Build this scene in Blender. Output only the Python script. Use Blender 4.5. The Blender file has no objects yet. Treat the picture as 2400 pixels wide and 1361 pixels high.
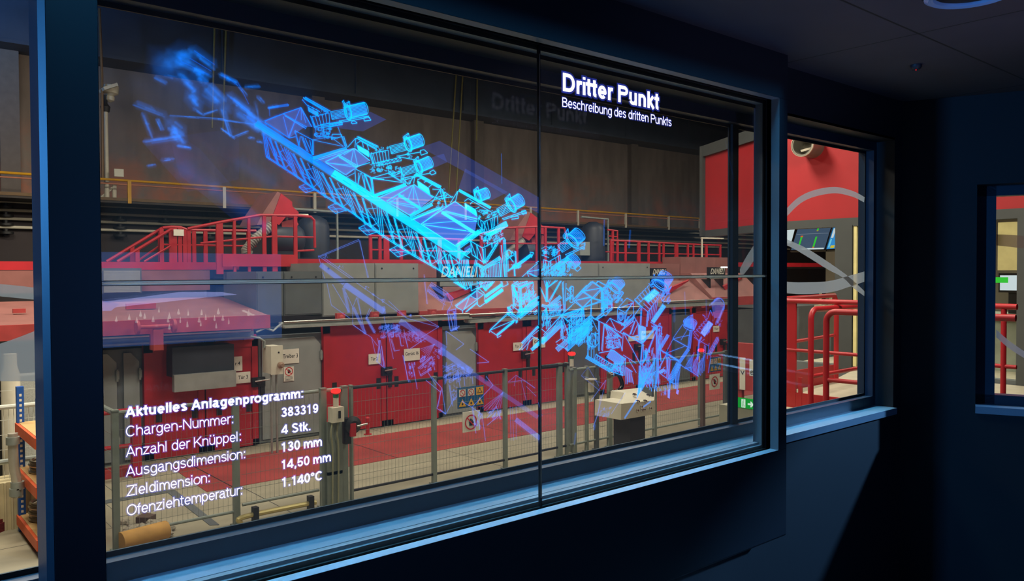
import bpy, math, random
from mathutils import Vector, Matrix

# ------------------------------------------------------------------ camera, world, exposure
random.seed(7)
SC = bpy.context.scene
COL = SC.collection
FPX, EYE = 1880.0, 1.6
YAW, PITCH, ROLL = math.radians(49.7), math.radians(1.3), math.radians(0.24)
_fw = Vector((math.cos(PITCH)*math.cos(YAW), math.cos(PITCH)*math.sin(YAW), -math.sin(PITCH)))
_r0 = Vector((math.sin(YAW), -math.cos(YAW), 0))
_u0 = _r0.cross(_fw)
_up = _u0*math.cos(ROLL) + _r0*math.sin(ROLL)
_rt = _r0*math.cos(ROLL) - _u0*math.sin(ROLL)
cam = bpy.data.cameras.new('camera'); cam_o = bpy.data.objects.new('camera', cam); COL.objects.link(cam_o)
cam.sensor_width = 36.0; cam.sensor_fit = 'HORIZONTAL'; cam.lens = 36.0*FPX/2400.0
cam.clip_start = 0.05; cam.clip_end = 200
cam_o.matrix_world = Matrix(((_rt.x, _up.x, -_fw.x, 0), (_rt.y, _up.y, -_fw.y, 0), (_rt.z, _up.z, -_fw.z, EYE), (0, 0, 0, 1)))
SC.camera = cam_o
w = bpy.data.worlds.new('World'); SC.world = w; w.use_nodes = True
w.node_tree.nodes['Background'].inputs[0].default_value = (0.02, 0.022, 0.025, 1)
w.node_tree.nodes['Background'].inputs[1].default_value = 0.05
SC.view_settings.view_transform = 'Standard'; SC.view_settings.look = 'None'
SC.view_settings.exposure = 0.0; SC.view_settings.gamma = 1.0; SC.view_settings.use_curve_mapping = False
SC.cycles.transparent_max_bounces = 64
SC.cycles.max_bounces = 8

def area_light(name, loc, target, size, power, col, sy=None, spread=None):
    l = bpy.data.lights.new(name, 'AREA'); l.energy = power; l.color = col; l.size = size
    if sy: l.shape = 'RECTANGLE'; l.size_y = sy
    if spread: l.spread = math.radians(spread)
    o = bpy.data.objects.new(name, l); COL.objects.link(o); o.location = loc
    o.rotation_euler = (Vector(target)-Vector(loc)).to_track_quat('-Z', 'Y').to_euler()
    return o
def spot_light(name, loc, target, power, col, angle, blend=0.3, radius=0.05):
    l = bpy.data.lights.new(name, 'SPOT'); l.energy = power; l.color = col; l.spot_size = math.radians(angle)
    l.spot_blend = blend; l.shadow_soft_size = radius
    o = bpy.data.objects.new(name, l); COL.objects.link(o); o.location = loc
    o.rotation_euler = (Vector(target)-Vector(loc)).to_track_quat('-Z', 'Y').to_euler()
    return o
WARM = (1.0, 0.90, 0.74)
# rows of high bay lamps over the rolling hall
for i, x in enumerate((1.0, 8.0, 15.0, 22.0)):
    area_light('hall_lamp_front', (x, 7.5, 6.2), (x, 8.2, -1.3), 3.0, 490, WARM, 1.2)
    area_light('hall_lamp_rear', (x, 13.0, 6.4), (x+.5, 14.5, -1.3), 3.0, 400, WARM, 1.0)
area_light('booth_lamp', (13.4, 5.0, 3.1), (13.0, 5.0, 0), 1.6, 90, (1, .93, .75), 3.0)
# blue lamps out in the hall, added fill lights and the ceiling glow
spot_light('hall_blue_lamp', (9.3, -2.7, 4.0), (4.5, 0.9, 1.55), 4000, (0.2, 0.5, 1.0), 40, 0.2, 0.16)
area_light('niche_blue_fill', (-2.2, 1.765, 2.1), (0.3, 1.765, 1.7), 0.05, 120, (0.06, 0.36, 1.0), 0.6)  # added fill light: brightens the cabinet's left side only
area_light('trim_blue_fill', (1.55, 1.665, 2.43), (1.55, 1.735, 0.9), 2.6, 7, (0.10, 0.55, 1.0), 0.04, 40)  # added fill light grazing down onto the inner trim
area_light('girder_blue_fill', (-3.5, 16.5, 6.6), (1.5, 21.4, 8.4), 1.5, 120, (0.15, 0.45, 1.0), 1.0, 70)  # added fill light: blues the girder's left end to imitate a reflection
area_light('landing_fill', (6.6, 2.4, 4.4), (9.2, 4.4, 0.6), 1.2, 170, WARM, 1.2)  # added fill light for the red rails and the booth fascia
area_light('pulpit_cool_lamp', (1.4, 3.7, 5.3), (1.6, 1.9, 0.9), 7.0, 165, (0.2, 0.64, 0.98), 0.5, 60)
spot_light('room_ceiling_washer', (2.6, 0.2, 1.2), (2.75, 1.2, 2.45), 22, (0.6, 0.58, 1.0), 70, 0.9, 0.1)

# ------------------------------------------------------------------ helpers
def ray(px, py):
    return _fw + _rt*((px-1200)/FPX) - _up*((py-680.5)/FPX)
def P(px, py, Y):
    d = ray(px, py); t = Y/d.y; return Vector((d.x*t, Y, EYE+d.z*t))
def PX(px, py, X):
    d = ray(px, py); t = X/d.x; return Vector((X, d.y*t, EYE+d.z*t))
def PZ(px, py, z):
    d = ray(px, py); t = (z-EYE)/d.z; return Vector((d.x*t, d.y*t, z))

class MB:
    def __init__(s): s.v = []; s.f = []; s.c = None; s.adds = []
    def add(s, vs, fs):
        b = len(s.v); s.adds.append((vs, fs)); s.v += [Vector(v) for v in vs]; s.f += [tuple(b+i for i in f) for f in fs]; return s
    def box(s, x0, x1, y0, y1, z0, z1):
        x0, x1 = min(x0, x1), max(x0, x1); y0, y1 = min(y0, y1), max(y0, y1); z0, z1 = min(z0, z1), max(z0, z1)
        vs = [(x, y, z) for z in (z0, z1) for y in (y0, y1) for x in (x0, x1)]
        return s.add(vs, [(0, 2, 3, 1), (4, 5, 7, 6), (0, 1, 5, 4), (2, 6, 7, 3), (0, 4, 6, 2), (1, 3, 7, 5)])
    def extrude(s, poly, vec):
        n = len(poly); vec = Vector(vec); a = [Vector(p) for p in poly]; b = [p+vec for p in a]
        return s.add(a+b, [tuple(range(n))[::-1], tuple(range(n, 2*n))] + [(i, (i+1) % n, n+(i+1) % n, n+i) for i in range(n)])
    def prism(s, poly, y0, y1):            # (x, z) outline pushed along y
        return s.extrude([(x, y0, z) for x, z in poly], (0, y1-y0, 0))
    def bar(s, p, q, w, h, upv=(0, 0, 1)):
        p, q = Vector(p), Vector(q); d = (q-p).normalized(); u = Vector(upv)
        if abs(d.dot(u)) > .95: u = Vector((0, 1, 0))
        a = d.cross(u).normalized()*w/2; b = a.cross(d).normalized()*h/2
        vs = [e+i*a+j*b for e in (p, q) for i, j in ((-1, -1), (1, -1), (1, 1), (-1, 1))]
        return s.add(vs, [(0, 3, 2, 1), (4, 5, 6, 7)] + [(i, (i+1) % 4, 4+(i+1) % 4, 4+i) for i in range(4)])
    def tube(s, pts, r, n=8, closed=False):
        pts = [Vector(p) for p in pts]; m = len(pts); rings = []
        t0 = (pts[1]-pts[0]).normalized(); nrm = t0.orthogonal().normalized()
        for i in range(m):
            if closed: t = (pts[(i+1) % m]-pts[i-1]).normalized()
            elif i == 0: t = t0
            elif i == m-1: t = (pts[-1]-pts[-2]).normalized()
            else: t = ((pts[i+1]-pts[i]).normalized()+(pts[i]-pts[i-1]).normalized()).normalized()
            nrm = (nrm-t*nrm.dot(t)).normalized(); bn = t.cross(nrm)
            rr = r[i] if isinstance(r, (list, tuple)) else r
            rings.append([pts[i]+(nrm*math.cos(a)+bn*math.sin(a))*rr for a in (2*math.pi*k/n for k in range(n))])
        vs = [v for rg in rings for v in rg]; fs = []
        for i in range(m if closed else m-1):
            j = (i+1) % m
            fs += [(i*n+k, i*n+(k+1) % n, j*n+(k+1) % n, j*n+k) for k in range(n)]
        if not closed: fs += [tuple(range(n))[::-1], tuple(range((m-1)*n, m*n))]
        return s.add(vs, fs)
    def lathe(s, c, axis, prof, n=16, caps=True):     # prof: (radius, distance along axis)
        c, ax = Vector(c), Vector(axis).normalized(); u = ax.orthogonal().normalized(); w_ = ax.cross(u)
        vs = [c+ax*d+(u*math.cos(2*math.pi*k/n)+w_*math.sin(2*math.pi*k/n))*r for r, d in prof for k in range(n)]
        m = len(prof); fs = [(i*n+k, i*n+(k+1) % n, (i+1)*n+(k+1) % n, (i+1)*n+k) for i in range(m-1) for k in range(n)]
        if caps: fs += [tuple(range(n))[::-1], tuple(range((m-1)*n, m*n))]
        return s.add(vs, fs)
    def build(s, name, mat, parent=None, smooth=False, base=None, off=None):
        me = bpy.data.meshes.new(name)
        if off is None:
            if parent is not None:
                off = Vector((0, 0, 0)); p = parent
                while p is not None: off += p.location; p = p.parent
                loc = Vector((0, 0, 0))
            else:
                xs = [v.x for v in s.v]; ys = [v.y for v in s.v]; zs = [v.z for v in s.v]
                off = Vector(((min(xs)+max(xs))/2, (min(ys)+max(ys))/2, min(zs))); loc = off
        me.from_pydata([v-off for v in s.v], [], s.f); me.update()
        if s.c:
            at = me.color_attributes.new('glow', 'FLOAT_COLOR', 'POINT')
            at.data.foreach_set('color', [x for c in s.c for x in (c[0], c[1], c[2], c[3] if len(c) > 3 else 0.0)])
        me.materials.append(mat)
        if smooth: me.shade_smooth(); me.set_sharp_from_angle(angle=math.radians(40))
        o = bpy.data.objects.new(name, me); COL.objects.link(o)
        if parent is not None: o.parent = parent
        else: o.location = loc
        return o
def each(mb, name, mat, parent, n=1, smooth=False):   # every n shapes become a part of their own
    for i in range(0, len(mb.adds), n):
        m = MB()
        for vs, fs in mb.adds[i:i+n]: m.add(vs, fs)
        m.build(name, mat, parent, smooth)
def tag(o, label, cat, group=None, kind=None):
    o['label'] = label; o['category'] = cat
    if group: o['group'] = group
    if kind: o['kind'] = kind
    return o
def empty(name, loc, label, cat, group=None):
    o = bpy.data.objects.new(name, None); COL.objects.link(o); o.location = loc; o.empty_display_size = .1
    return tag(o, label, cat, group)
def struct(o): o['kind'] = 'structure'; return o
def copy_tree(o, d, label=None, parent=None):
    c = o.copy(); COL.objects.link(c)
    if parent is None: c.location = o.location+Vector(d)
    else: c.parent = parent
    if label: c['label'] = label
    for ch in list(o.children): copy_tree(ch, d, None, c)
    return c

# ------------------------------------------------------------------ materials
def srgb(r, g, b):
    return tuple((x/255/12.92 if x/255 <= .04045 else ((x/255+.055)/1.055)**2.4) for x in (r, g, b))
_mats = {}
def M(name, rgb, rough=.5, metal=0., var=.12, scale=6., bump=0., spec=.5, streak=None):
    """painted / cast surface with a little worn, procedural unevenness"""
    if name in _mats: return _mats[name]
    m = bpy.data.materials.new(name); m.use_nodes = True; nt = m.node_tree; b = nt.nodes['Principled BSDF']
    c = srgb(*rgb); b.inputs['Roughness'].default_value = rough; b.inputs['Metallic'].default_value = metal
    b.inputs['Specular IOR Level'].default_value = spec
    tc = nt.nodes.new('ShaderNodeTexCoord'); nz = nt.nodes.new('ShaderNodeTexNoise'); nz.inputs['Scale'].default_value = scale
    nz.inputs['Detail'].default_value = 6
    if streak:
        mp = nt.nodes.new('ShaderNodeMapping'); mp.inputs['Scale'].default_value = streak
        nt.links.new(tc.outputs['Object'], mp.inputs[0]); nt.links.new(mp.outputs[0], nz.inputs['Vector'])
    else: nt.links.new(tc.outputs['Object'], nz.inputs['Vector'])
    rp = nt.nodes.new('ShaderNodeValToRGB'); rp.color_ramp.elements[0].position = .3; rp.color_ramp.elements[1].position = .7
    rp.color_ramp.elements[0].color = (*[max(0, x*(1-var)) for x in c], 1); rp.color_ramp.elements[1].color = (*[min(1, x*(1+var)) for x in c], 1)
    nt.links.new(nz.outputs['Fac'], rp.inputs[0]); nt.links.new(rp.outputs[0], b.inputs['Base Color'])
    if bump:
        bp = nt.nodes.new('ShaderNodeBump'); bp.inputs['Strength'].default_value = bump; bp.inputs['Distance'].default_value = .02
        nt.links.new(nz.outputs['Fac'], bp.inputs['Height']); nt.links.new(bp.outputs[0], b.inputs['Normal'])
    _mats[name] = m; return m
def emit(name, rgb, strength, lin=False):
    if name in _mats: return _mats[name]
    m = bpy.data.materials.new(name); m.use_nodes = True; nt = m.node_tree; nt.nodes.clear()
    e = nt.nodes.new('ShaderNodeEmission'); e.inputs[0].default_value = (*(rgb if lin else srgb(*rgb)), 1); e.inputs[1].default_value = strength
    o = nt.nodes.new('ShaderNodeOutputMaterial'); nt.links.new(e.outputs[0], o.inputs[0]); _mats[name] = m; return m
def glass(name, tint, refl=1.0, rough=0.0):
    m = bpy.data.materials.new(name); m.use_nodes = True; nt = m.node_tree; nt.nodes.clear()
    t = nt.nodes.new('ShaderNodeBsdfTransparent'); t.inputs[0].default_value = (*tint, 1)
    g = nt.nodes.new('ShaderNodeBsdfGlossy'); g.inputs['Roughness'].default_value = rough; g.inputs[0].default_value = (refl, refl, refl, 1)
    f = nt.nodes.new('ShaderNodeFresnel'); f.inputs[0].default_value = 1.45
    x = nt.nodes.new('ShaderNodeMixShader'); o = nt.nodes.new('ShaderNodeOutputMaterial')
    ge = nt.nodes.new('ShaderNodeNewGeometry'); sb = nt.nodes.new('ShaderNodeMath'); sb.operation = 'SUBTRACT'; sb.inputs[0].default_value = 1; nt.links.new(ge.outputs['Backfacing'], sb.inputs[1])
    ml = nt.nodes.new('ShaderNodeMath'); ml.operation = 'MULTIPLY'; nt.links.new(f.outputs[0], ml.inputs[0]); nt.links.new(sb.outputs[0], ml.inputs[1])
    nt.links.new(ml.outputs[0], x.inputs[0]); nt.links.new(t.outputs[0], x.inputs[1]); nt.links.new(g.outputs[0], x.inputs[2]); nt.links.new(x.outputs[0], o.inputs[0])
    _mats[name] = m; return m
def hazy(name, tint, haze):
    """slightly hazy see-through screen glass"""
    m = glass(name, tint, .9); nt = m.node_tree; mx = [n for n in nt.nodes if n.type == 'MIX_SHADER'][0]; t = [n for n in nt.nodes if n.type == 'BSDF_TRANSPARENT'][0]
    h = nt.nodes.new('ShaderNodeBsdfTranslucent'); h.inputs[0].default_value = (.8, .85, 1, 1); x = nt.nodes.new('ShaderNodeMixShader'); x.inputs[0].default_value = haze
    nt.links.new(t.outputs[0], x.inputs[1]); nt.links.new(h.outputs[0], x.inputs[2]); nt.links.new(x.outputs[0], mx.inputs[1]); return m
def additive(name):
    """light given off by the see-through display: adds to what lies behind"""
    m = bpy.data.materials.new(name); m.use_nodes = True; nt = m.node_tree; nt.nodes.clear()
    a = nt.nodes.new('ShaderNodeAttribute'); a.attribute_name = 'glow'
    e = nt.nodes.new('ShaderNodeEmission'); t = nt.nodes.new('ShaderNodeBsdfTransparent'); s = nt.nodes.new('ShaderNodeAddShader')
    o = nt.nodes.new('ShaderNodeOutputMaterial'); nt.links.new(a.outputs['Color'], e.inputs[0]); iv = nt.nodes.new('ShaderNodeMath'); iv.operation = 'SUBTRACT'; iv.inputs[0].default_value = 1; nt.links.new(a.outputs['Alpha'], iv.inputs[1]); nt.links.new(iv.outputs[0], t.inputs[0])   # lit pixels also cover what is behind
    nt.links.new(e.outputs[0], s.inputs[0]); nt.links.new(t.outputs[0], s.inputs[1]); nt.links.new(s.outputs[0], o.inputs[0])
    return m
DARK = M('dark_room_paint', (24, 28, 35), .55, var=.06)
BLACKP = M('black_cabinet', (25, 29, 38), .42, var=.05)
SILL = M('sill_lacquer', (116, 132, 146), .38, var=.05)
RUBBER = M('rubber_black', (14, 14, 15), .6, var=.05)
FRAME = M('window_frame_grey', (38, 46, 60), .4, var=.05)
CEIL = M('ceiling_tile', (70, 68, 76), .7, var=.06)
RED = M('signal_red', (176, 30, 40), .45, var=.12, scale=3)
REDW = M('worn_red', (176, 62, 60), .6, var=.18, scale=4)
PINK = M('dusty_red', (140, 90, 84), .7, var=.14, scale=2.5)
GREY = M('machine_grey', (142, 146, 142), .55, var=.1, scale=3)
GREYD = M('dark_machine_grey', (92, 97, 98), .55, var=.12, scale=3)
BEAMG = M('beam_grey', (150, 152, 146), .5, var=.12, scale=5)
STEEL = M('bare_steel', (170, 168, 160), .3, metal=1, var=.1)
GALV = M('galvanised', (150, 156, 150), .45, metal=.4, var=.12, scale=9)
CREAM = M('cream_pipe', (214, 206, 186), .5, var=.08)
WHITE = M('white_sheet', (226, 222, 206), .6, var=.04)
INK = M('black_ink', (18, 18, 20), .6, var=.02)
BLACK = M('black_steel', (26, 26, 28), .5, var=.15)
YELLOW = M('safety_yellow', (214, 156, 26), .5, var=.1)
GLASS = glass('clear_glass', (.97, .98, .97), .4)
# ------------------------------------------------------------------ dark control room (setting)
WY0, WY1, GY = 1.82, 1.99, 1.95           # wall face, wall back, glass plane
ZS, ZT = 0.915, 2.25                      # opening bottom / top
CZ = 2.45
XC = 4.127                                # corner where the wall turns
XW1 = 4.043                               # right end of the window opening
b = MB(); b.box(-3.2, XC+.1, WY0, WY1, 0, ZS-.0); b.box(-3.2, XC+.1, WY0, WY1, ZT, CZ); b.box(XW1, XC+.1, WY0, WY1, ZS, ZT); b.box(-3.2, -1.3, WY0, WY1, ZS, ZT)
struct(b.build('wall_front', DARK))
# turned facet with the third window
FD = Vector((math.cos(math.radians(-67.5)), math.sin(math.radians(-67.5)), 0)); FN = Vector((-FD.y, FD.x, 0))   # FN points out of the room
F0 = Vector((XC, WY0, 0))
def FP(px, py, depth=0.0):
    d = ray(px, py); o = Vector((0, 0, EYE)); n = FN; t = (F0+FN*depth-o).dot(n)/d.dot(n); return o+d*t
def fs(px, py, depth=0.0): return (FP(px, py, depth)-F0).dot(FD)
def facet_box(m, s0, s1, d0, d1, z0, z1):
    vs = [F0+FD*s+FN*d+Vector((0, 0, z)) for z in (z0, z1) for d in (d0, d1) for s in (s0, s1)]
    m.add(vs, [(0, 2, 3, 1), (4, 5, 7, 6), (0, 1, 5, 4), (2, 6, 7, 3), (0, 4, 6, 2), (1, 3, 7, 5)])
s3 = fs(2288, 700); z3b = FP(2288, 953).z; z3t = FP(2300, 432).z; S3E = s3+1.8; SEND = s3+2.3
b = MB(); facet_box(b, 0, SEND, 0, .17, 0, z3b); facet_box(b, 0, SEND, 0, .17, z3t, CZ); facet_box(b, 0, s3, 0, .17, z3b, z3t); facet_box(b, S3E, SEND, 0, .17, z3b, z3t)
struct(b.build('wall_right', M('shaded_wall_black', (15, 16, 20), .7, var=.05)))  # blacker than the other walls: shade put into the colour
FE = F0+FD*SEND
b = MB(); b.box(-3.2, 6.2, -3.4, WY1, -.1, 0); struct(b.build('floor', M('room_floor', (40, 42, 48), .5)))
# ceiling of square tiles with dark joints
cm = M('ceiling_tiles', (66, 64, 72), .75, var=.05); nt = cm.node_tree
def joints(nt, mat_b, period, off, width):
    tc = nt.nodes.new('ShaderNodeTexCoord'); sp = nt.nodes.new('ShaderNodeSeparateXYZ'); nt.links.new(tc.outputs['Object'], sp.inputs[0]); outs = []
    for ax, (pe, of) in enumerate(zip(period, off)):
        if not pe: continue
        a = nt.nodes.new('ShaderNodeMath'); a.operation = 'ADD'; a.inputs[1].default_value = 100*pe-of+width/2; nt.links.new(sp.outputs[ax], a.inputs[0])
        q = nt.nodes.new('ShaderNodeMath'); q.operation = 'MODULO'; q.inputs[1].default_value = pe; nt.links.new(a.outputs[0], q.inputs[0])
        l = nt.nodes.new('ShaderNodeMath'); l.operation = 'LESS_THAN'; l.inputs[1].default_value = width; nt.links.new(q.outputs[0], l.inputs[0]); outs.append(l)
    r = outs[0]
    for l in outs[1:]:
        x = nt.nodes.new('ShaderNodeMath'); x.operation = 'MAXIMUM'; nt.links.new(r.outputs[0], x.inputs[0]); nt.links.new(l.outputs[0], x.inputs[1]); r = x
    bs = nt.nodes['Principled BSDF']; src = bs.inputs['Base Color'].links[0].from_socket
    mx = nt.nodes.new('ShaderNodeMixRGB'); nt.links.new(r.outputs[0], mx.inputs[0]); nt.links.new(src, mx.inputs[1]); mx.inputs[2].default_value = (.006, .006, .007, 1); nt.links.new(mx.outputs[0], bs.inputs['Base Color'])
b = MB(); b.box(-3.2, 6.2, -3.4, WY0, CZ, CZ+.1); co = struct(b.build('ceiling', cm))
joints(nt, None, (1.2, 1.2, 0), (2.99-co.location.x, 1.265-co.location.y, 0), .008)
b = MB(); b.box(-3.3, -3.2, -3.4, WY1, 0, CZ); struct(b.build('wall_left', DARK))
b = MB(); b.box(-3.3, 6.2, -3.5, -3.4, 0, CZ); struct(b.build('wall_back', DARK))
b = MB(); b.box(FE.x, FE.x+.1, -3.4, FE.y, 0, CZ); struct(b.build('wall_right_rear', DARK))

# windows in the front wall: window_1 behind the display and to its left, window_2 right of the mullion
MX0 = P(1721, 700, 1.93).x; MX1 = P(1734, 700, 1.93).x; MH = (MX1-MX0)/2
def window(name, x0, x1, lw, rw):
    o = MB(); z0, z1 = ZS, ZT
    o.box(x0, x1, 1.91, WY1, z0, z0+.05); o.box(x0, x1, 1.91, WY1, z1-.045, z1)
    for a_, c_, wd in ((x0, x0+lw, lw), (x1-rw, x1, rw)):
        if wd > .025: o.box(a_, c_, 1.91, WY1, z0+.05, z1-.045)
    f = struct(o.build(name, FRAME))
    g = MB(); a0, a1, c0, c1 = x0+lw, x1-rw, z0+.05, z1-.045
    g.box(a0, a1, GY, GY+.006, c0, c0+.012); g.box(a0, a1, GY, GY+.006, c1-.012, c1); g.box(a0, a0+.01, GY, GY+.006, c0, c1); g.box(a1-.01, a1, GY, GY+.006, c0, c1)
    g.build('gasket', RUBBER, f)
    if rw < .025: q = MB(); q.box(x1-rw, x1+rw, GY-.012, GY+.01, c0, c1); q.build('mullion', RUBBER, f)
    p = MB(); p.box(a0, a1, GY+.001, GY+.005, c0, c1); p.build('glass_pane', GLASS, f)
    return f
w1 = window('window_1', -1.3, MX1-MH, .06, MH)
w2 = window('window_2', MX1-MH, XW1, MH, .03)
# sills (setting)
b = MB(); b.box(-1.3, XW1, 1.80, 1.912, ZS-.03, ZS+.001); struct(b.build('trim_1', SILL))
b = MB(); b.box(-1.3, XW1, 1.82, 1.912, ZT-.001, ZT+.01); struct(b.build('trim_2', DARK))
# third window
o = MB(); q0 = fs(2333, 700, .1)
facet_box(o, s3, S3E, .1, .17, z3b, z3b+.05); facet_box(o, s3, S3E, .1, .17, z3t-.05, z3t); facet_box(o, s3, q0, .1, .17, z3b, z3t); facet_box(o, S3E-.06, S3E, .1, .17, z3b, z3t)
w3 = struct(o.build('window_3', FRAME)); p = MB(); facet_box(p, q0, S3E-.06, .135, .139, z3b+.05, z3t-.05); p.build('glass_pane', GLASS, w3)
b = MB(); facet_box(b, s3, S3E, -.012, .1, z3b-.03, z3b+.004); struct(b.build('trim_3', SILL))

# frosted film bands on the panes
FILM = bpy.data.materials.new('frosted_film'); FILM.use_nodes = True; nt = FILM.node_tree; nt.nodes.clear()
_t = nt.nodes.new('ShaderNodeBsdfTranslucent'); _t.inputs[0].default_value = (*srgb(136, 122, 116), 1)
_d = nt.nodes.new('ShaderNodeBsdfTransparent'); _d.inputs[0].default_value = (.9, .88, .87, 1); _x = nt.nodes.new('ShaderNodeMixShader'); _x.inputs[0].default_value = .78
_o = nt.nodes.new('ShaderNodeOutputMaterial'); nt.links.new(_d.outputs[0], _x.inputs[1]); nt.links.new(_t.outputs[0], _x.inputs[2]); nt.links.new(_x.outputs[0], _o.inputs[0])
def smooth_line(pts, n=8):
    out = []
    for i in range(len(pts)-1):
        p0, p1, p2, p3 = pts[max(i-1, 0)], pts[i], pts[i+1], pts[min(i+2, len(pts)-1)]
        for k in range(n):
            t = k/n
            out.append(tuple(.5*(2*b_+(c_-a_)*t+(2*a_-5*b_+4*c_-d_)*t*t+(3*b_-a_-3*c_+d_)*t**3) for a_, b_, c_, d_ in zip(p0, p1, p2, p3)))
    out.append(pts[-1]); return out
def film(win, name, upper, lower, plane=None):
    m = MB(); U, L = smooth_line(upper), smooth_line(lower); n = len(U); pl = plane or (lambda x, y: P(x, y, GY-.0005))
    m.add([pl(*p) for p in U]+[pl(*p) for p in L], [(i, i+1, n+i+1, n+i) for i in range(n-1)])
    return m.build(name, FILM, win)
film(w2, 'film_band', [(1790, 560), (1846, 486), (1890, 452), (1950, 438), (1995, 446), (2027, 462)], [(1796, 572), (1847, 504), (1890, 468), (1950, 453), (1995, 460), (2025, 474)])
film(w2, 'film_band', [(1790, 540), (1847, 562), (1893, 583), (1946, 617), (1985, 645), (2008, 665), (2026, 682)], [(1790, 555), (1847, 576), (1890, 600), (1938, 630), (1975, 650), (2002, 676), (2026, 694)])
film(w2, 'film_band', [(1790, 648), (1847, 660), (1895, 661), (1945, 658), (1990, 646), (2026, 636)], [(1790, 676), (1847, 687), (1895, 689), (1950, 684), (1990, 672), (2026, 660)])
film(w2, 'film_band', [(1775, 560), (1766, 575), (1750, 600), (1738, 622), (1734, 632)], [(1782, 590), (1772, 602), (1758, 624), (1744, 642), (1736, 652)])
film(w1, 'film_band', [(-90, 655), (-20, 664), (30, 668), (90, 675)], [(-90, 672), (-20, 691), (30, 697), (90, 703)])
film(w1, 'film_band', [(-90, 830), (-20, 811), (30, 795), (90, 772)], [(-90, 893), (-20, 893), (30, 893), (90, 893)])
film(w3, 'film_band', [(2335, 549), (2365, 550), (2405, 553)], [(2335, 575), (2365, 578), (2405, 583)], lambda x, y: FP(x, y, .1345))
film(w3, 'film_band', [(2335, 772), (2365, 798), (2405, 826)], [(2335, 790), (2365, 816), (2405, 842)], lambda x, y: FP(x, y, .1345))

# ceiling fittings
e = empty('ceiling_downlight', PZ(2277, -22, CZ), 'round dark downlight with blue rim set in the ceiling', 'ceiling lamp')
c0 = PZ(2277, -22, CZ); m = MB(); m.lathe((c0.x, c0.y, CZ), (0, 0, -1), [(.11, 0), (.125, .0), (.13, .012), (.118, .018), (.105, .014), (.1, .003), (.1, 0)], 32); m.build('rim', M('blue_rim', (120, 160, 200), .3), e, True)
m = MB(); m.lathe((c0.x, c0.y, CZ), (0, 0, -1), [(.1, .001), (.099, .006)], 32); m.build('lens', RUBBER, e)
c1 = PZ(2147, 152, CZ); e = empty('smoke_detector', c1, 'small dark ceiling sensor with a red indicator light', 'sensor')
m = MB(); m.lathe(c1, (0, 0, -1), [(.022, 0), (.022, .01), (.014, .02)], 20); m.build('housing', DARK, e, True)
m = MB(); m.lathe(c1+Vector((0, 0, -.019)), (0, 0, -1), [(.0022, 0), (.0015, .003)], 8); m.build('indicator_light', emit('tiny_red', (255, 30, 40), 2), e)
# ------------------------------------------------------------------ display cabinet and four see-through panels
XL, XR, ZB, ZTP, YP = 0.416, 2.818, 0.908, 2.262, 1.78
XM = P(1265, 651, YP).x; ZM = P(1265, 652.5, YP).z
CX0, CX1, CZ0, CZ1, CY = 0.303, 2.90, P(1843, 1257, 1.72).z, CZ, 1.72
cab = empty('display_cabinet', ((CX0+CX1)/2, 1.77, CZ0), 'wide black cabinet on the front wall framing the see-through display', 'cabinet')
def ring(m, o0, y0, o1, y1):               # band of surface between two offset rectangles
    def rc(o, y): return [(XL-o, y, ZB-o), (XR+o, y, ZB-o), (XR+o, y, ZTP+o), (XL-o, y, ZTP+o)]
    m.add(rc(o0, y0)+rc(o1, y1), [(i, (i+1) % 4, 4+(i+1) % 4, 4+i) for i in range(4)])
b = MB()
b.box(CX0, CX1, CY+.012, 1.815, CZ0, ZB-.03); b.box(CX0, CX1, CY+.012, 1.815, ZTP+.03, CZ1); b.box(CX0, XL-.03, CY+.012, 1.815, ZB-.03, ZTP+.03); b.box(XR+.03, CX1, CY+.012, 1.815, ZB-.03, ZTP+.03)
b.build('carcass', BLACKP, cab)
# front plates, mitred trim strips
z0, z1 = ZB-.012, ZTP+.012; x0, x1 = XL-.012, XR+.012; g = .003
m = MB(); m.prism([(CX0+.012, CZ0+.012), (CX1-.012, CZ0+.012), (CX1-.012, z0-.001), (CX0+.012, z0-.001)], CY, CY+.013); m.build('front_panel', BLACKP, cab)
m = MB(); m.prism([(CX0+.012, z1+.001), (CX1-.012, z1+.001), (CX1-.012, CZ1), (CX0+.012, CZ1)], CY, CY+.013); m.build('front_panel', BLACKP, cab)
m = MB(); m.prism([(CX0+.012, z0), (x0-.001, z0), (x0-.001, z1), (CX0+.012, z1)], CY, CY+.013); m.build('front_panel', BLACKP, cab)
m = MB(); m.prism([(x1+.001, z0), (CX1-.012, z0), (CX1-.012, z1), (x1+.001, z1)], CY, CY+.013); m.build('front_panel', BLACKP, cab)
m = MB()
for a, c in (((CX0, CZ0, CX0+.011, CZ0+.011), (CX0, CZ1)), ): pass
m.add([(CX0, CY+.012, CZ0), (CX1, CY+.012, CZ0), (CX1, CY+.012, CZ1), (CX0, CY+.012, CZ1), (CX0+.011, CY+.001, CZ0+.011), (CX1-.011, CY+.001, CZ0+.011), (CX1-.011, CY+.001, CZ1), (CX0+.011, CY+.001, CZ1)],
      [(0, 1, 5, 4), (1, 2, 6, 5), (3, 0, 4, 7)]); m.build('edge_trim', BLACKP, cab)
m = MB(); ring(m, .012, CY, .012, CY+.036); ring(m, .012, CY+.036, .03, CY+.036); m.build('inner_trim', SILL, cab)
m = MB(); ring(m, .03, CY+.036, .03, 1.788); ring(m, .03, 1.788, .001, 1.788); m.build('panel_slot', RUBBER, cab)
m = MB(); ring(m, .001, 1.788, .001, 1.82); ring(m, .001, 1.82, -.009, 1.8205); m.build('rear_ledge', SILL, cab)

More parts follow.
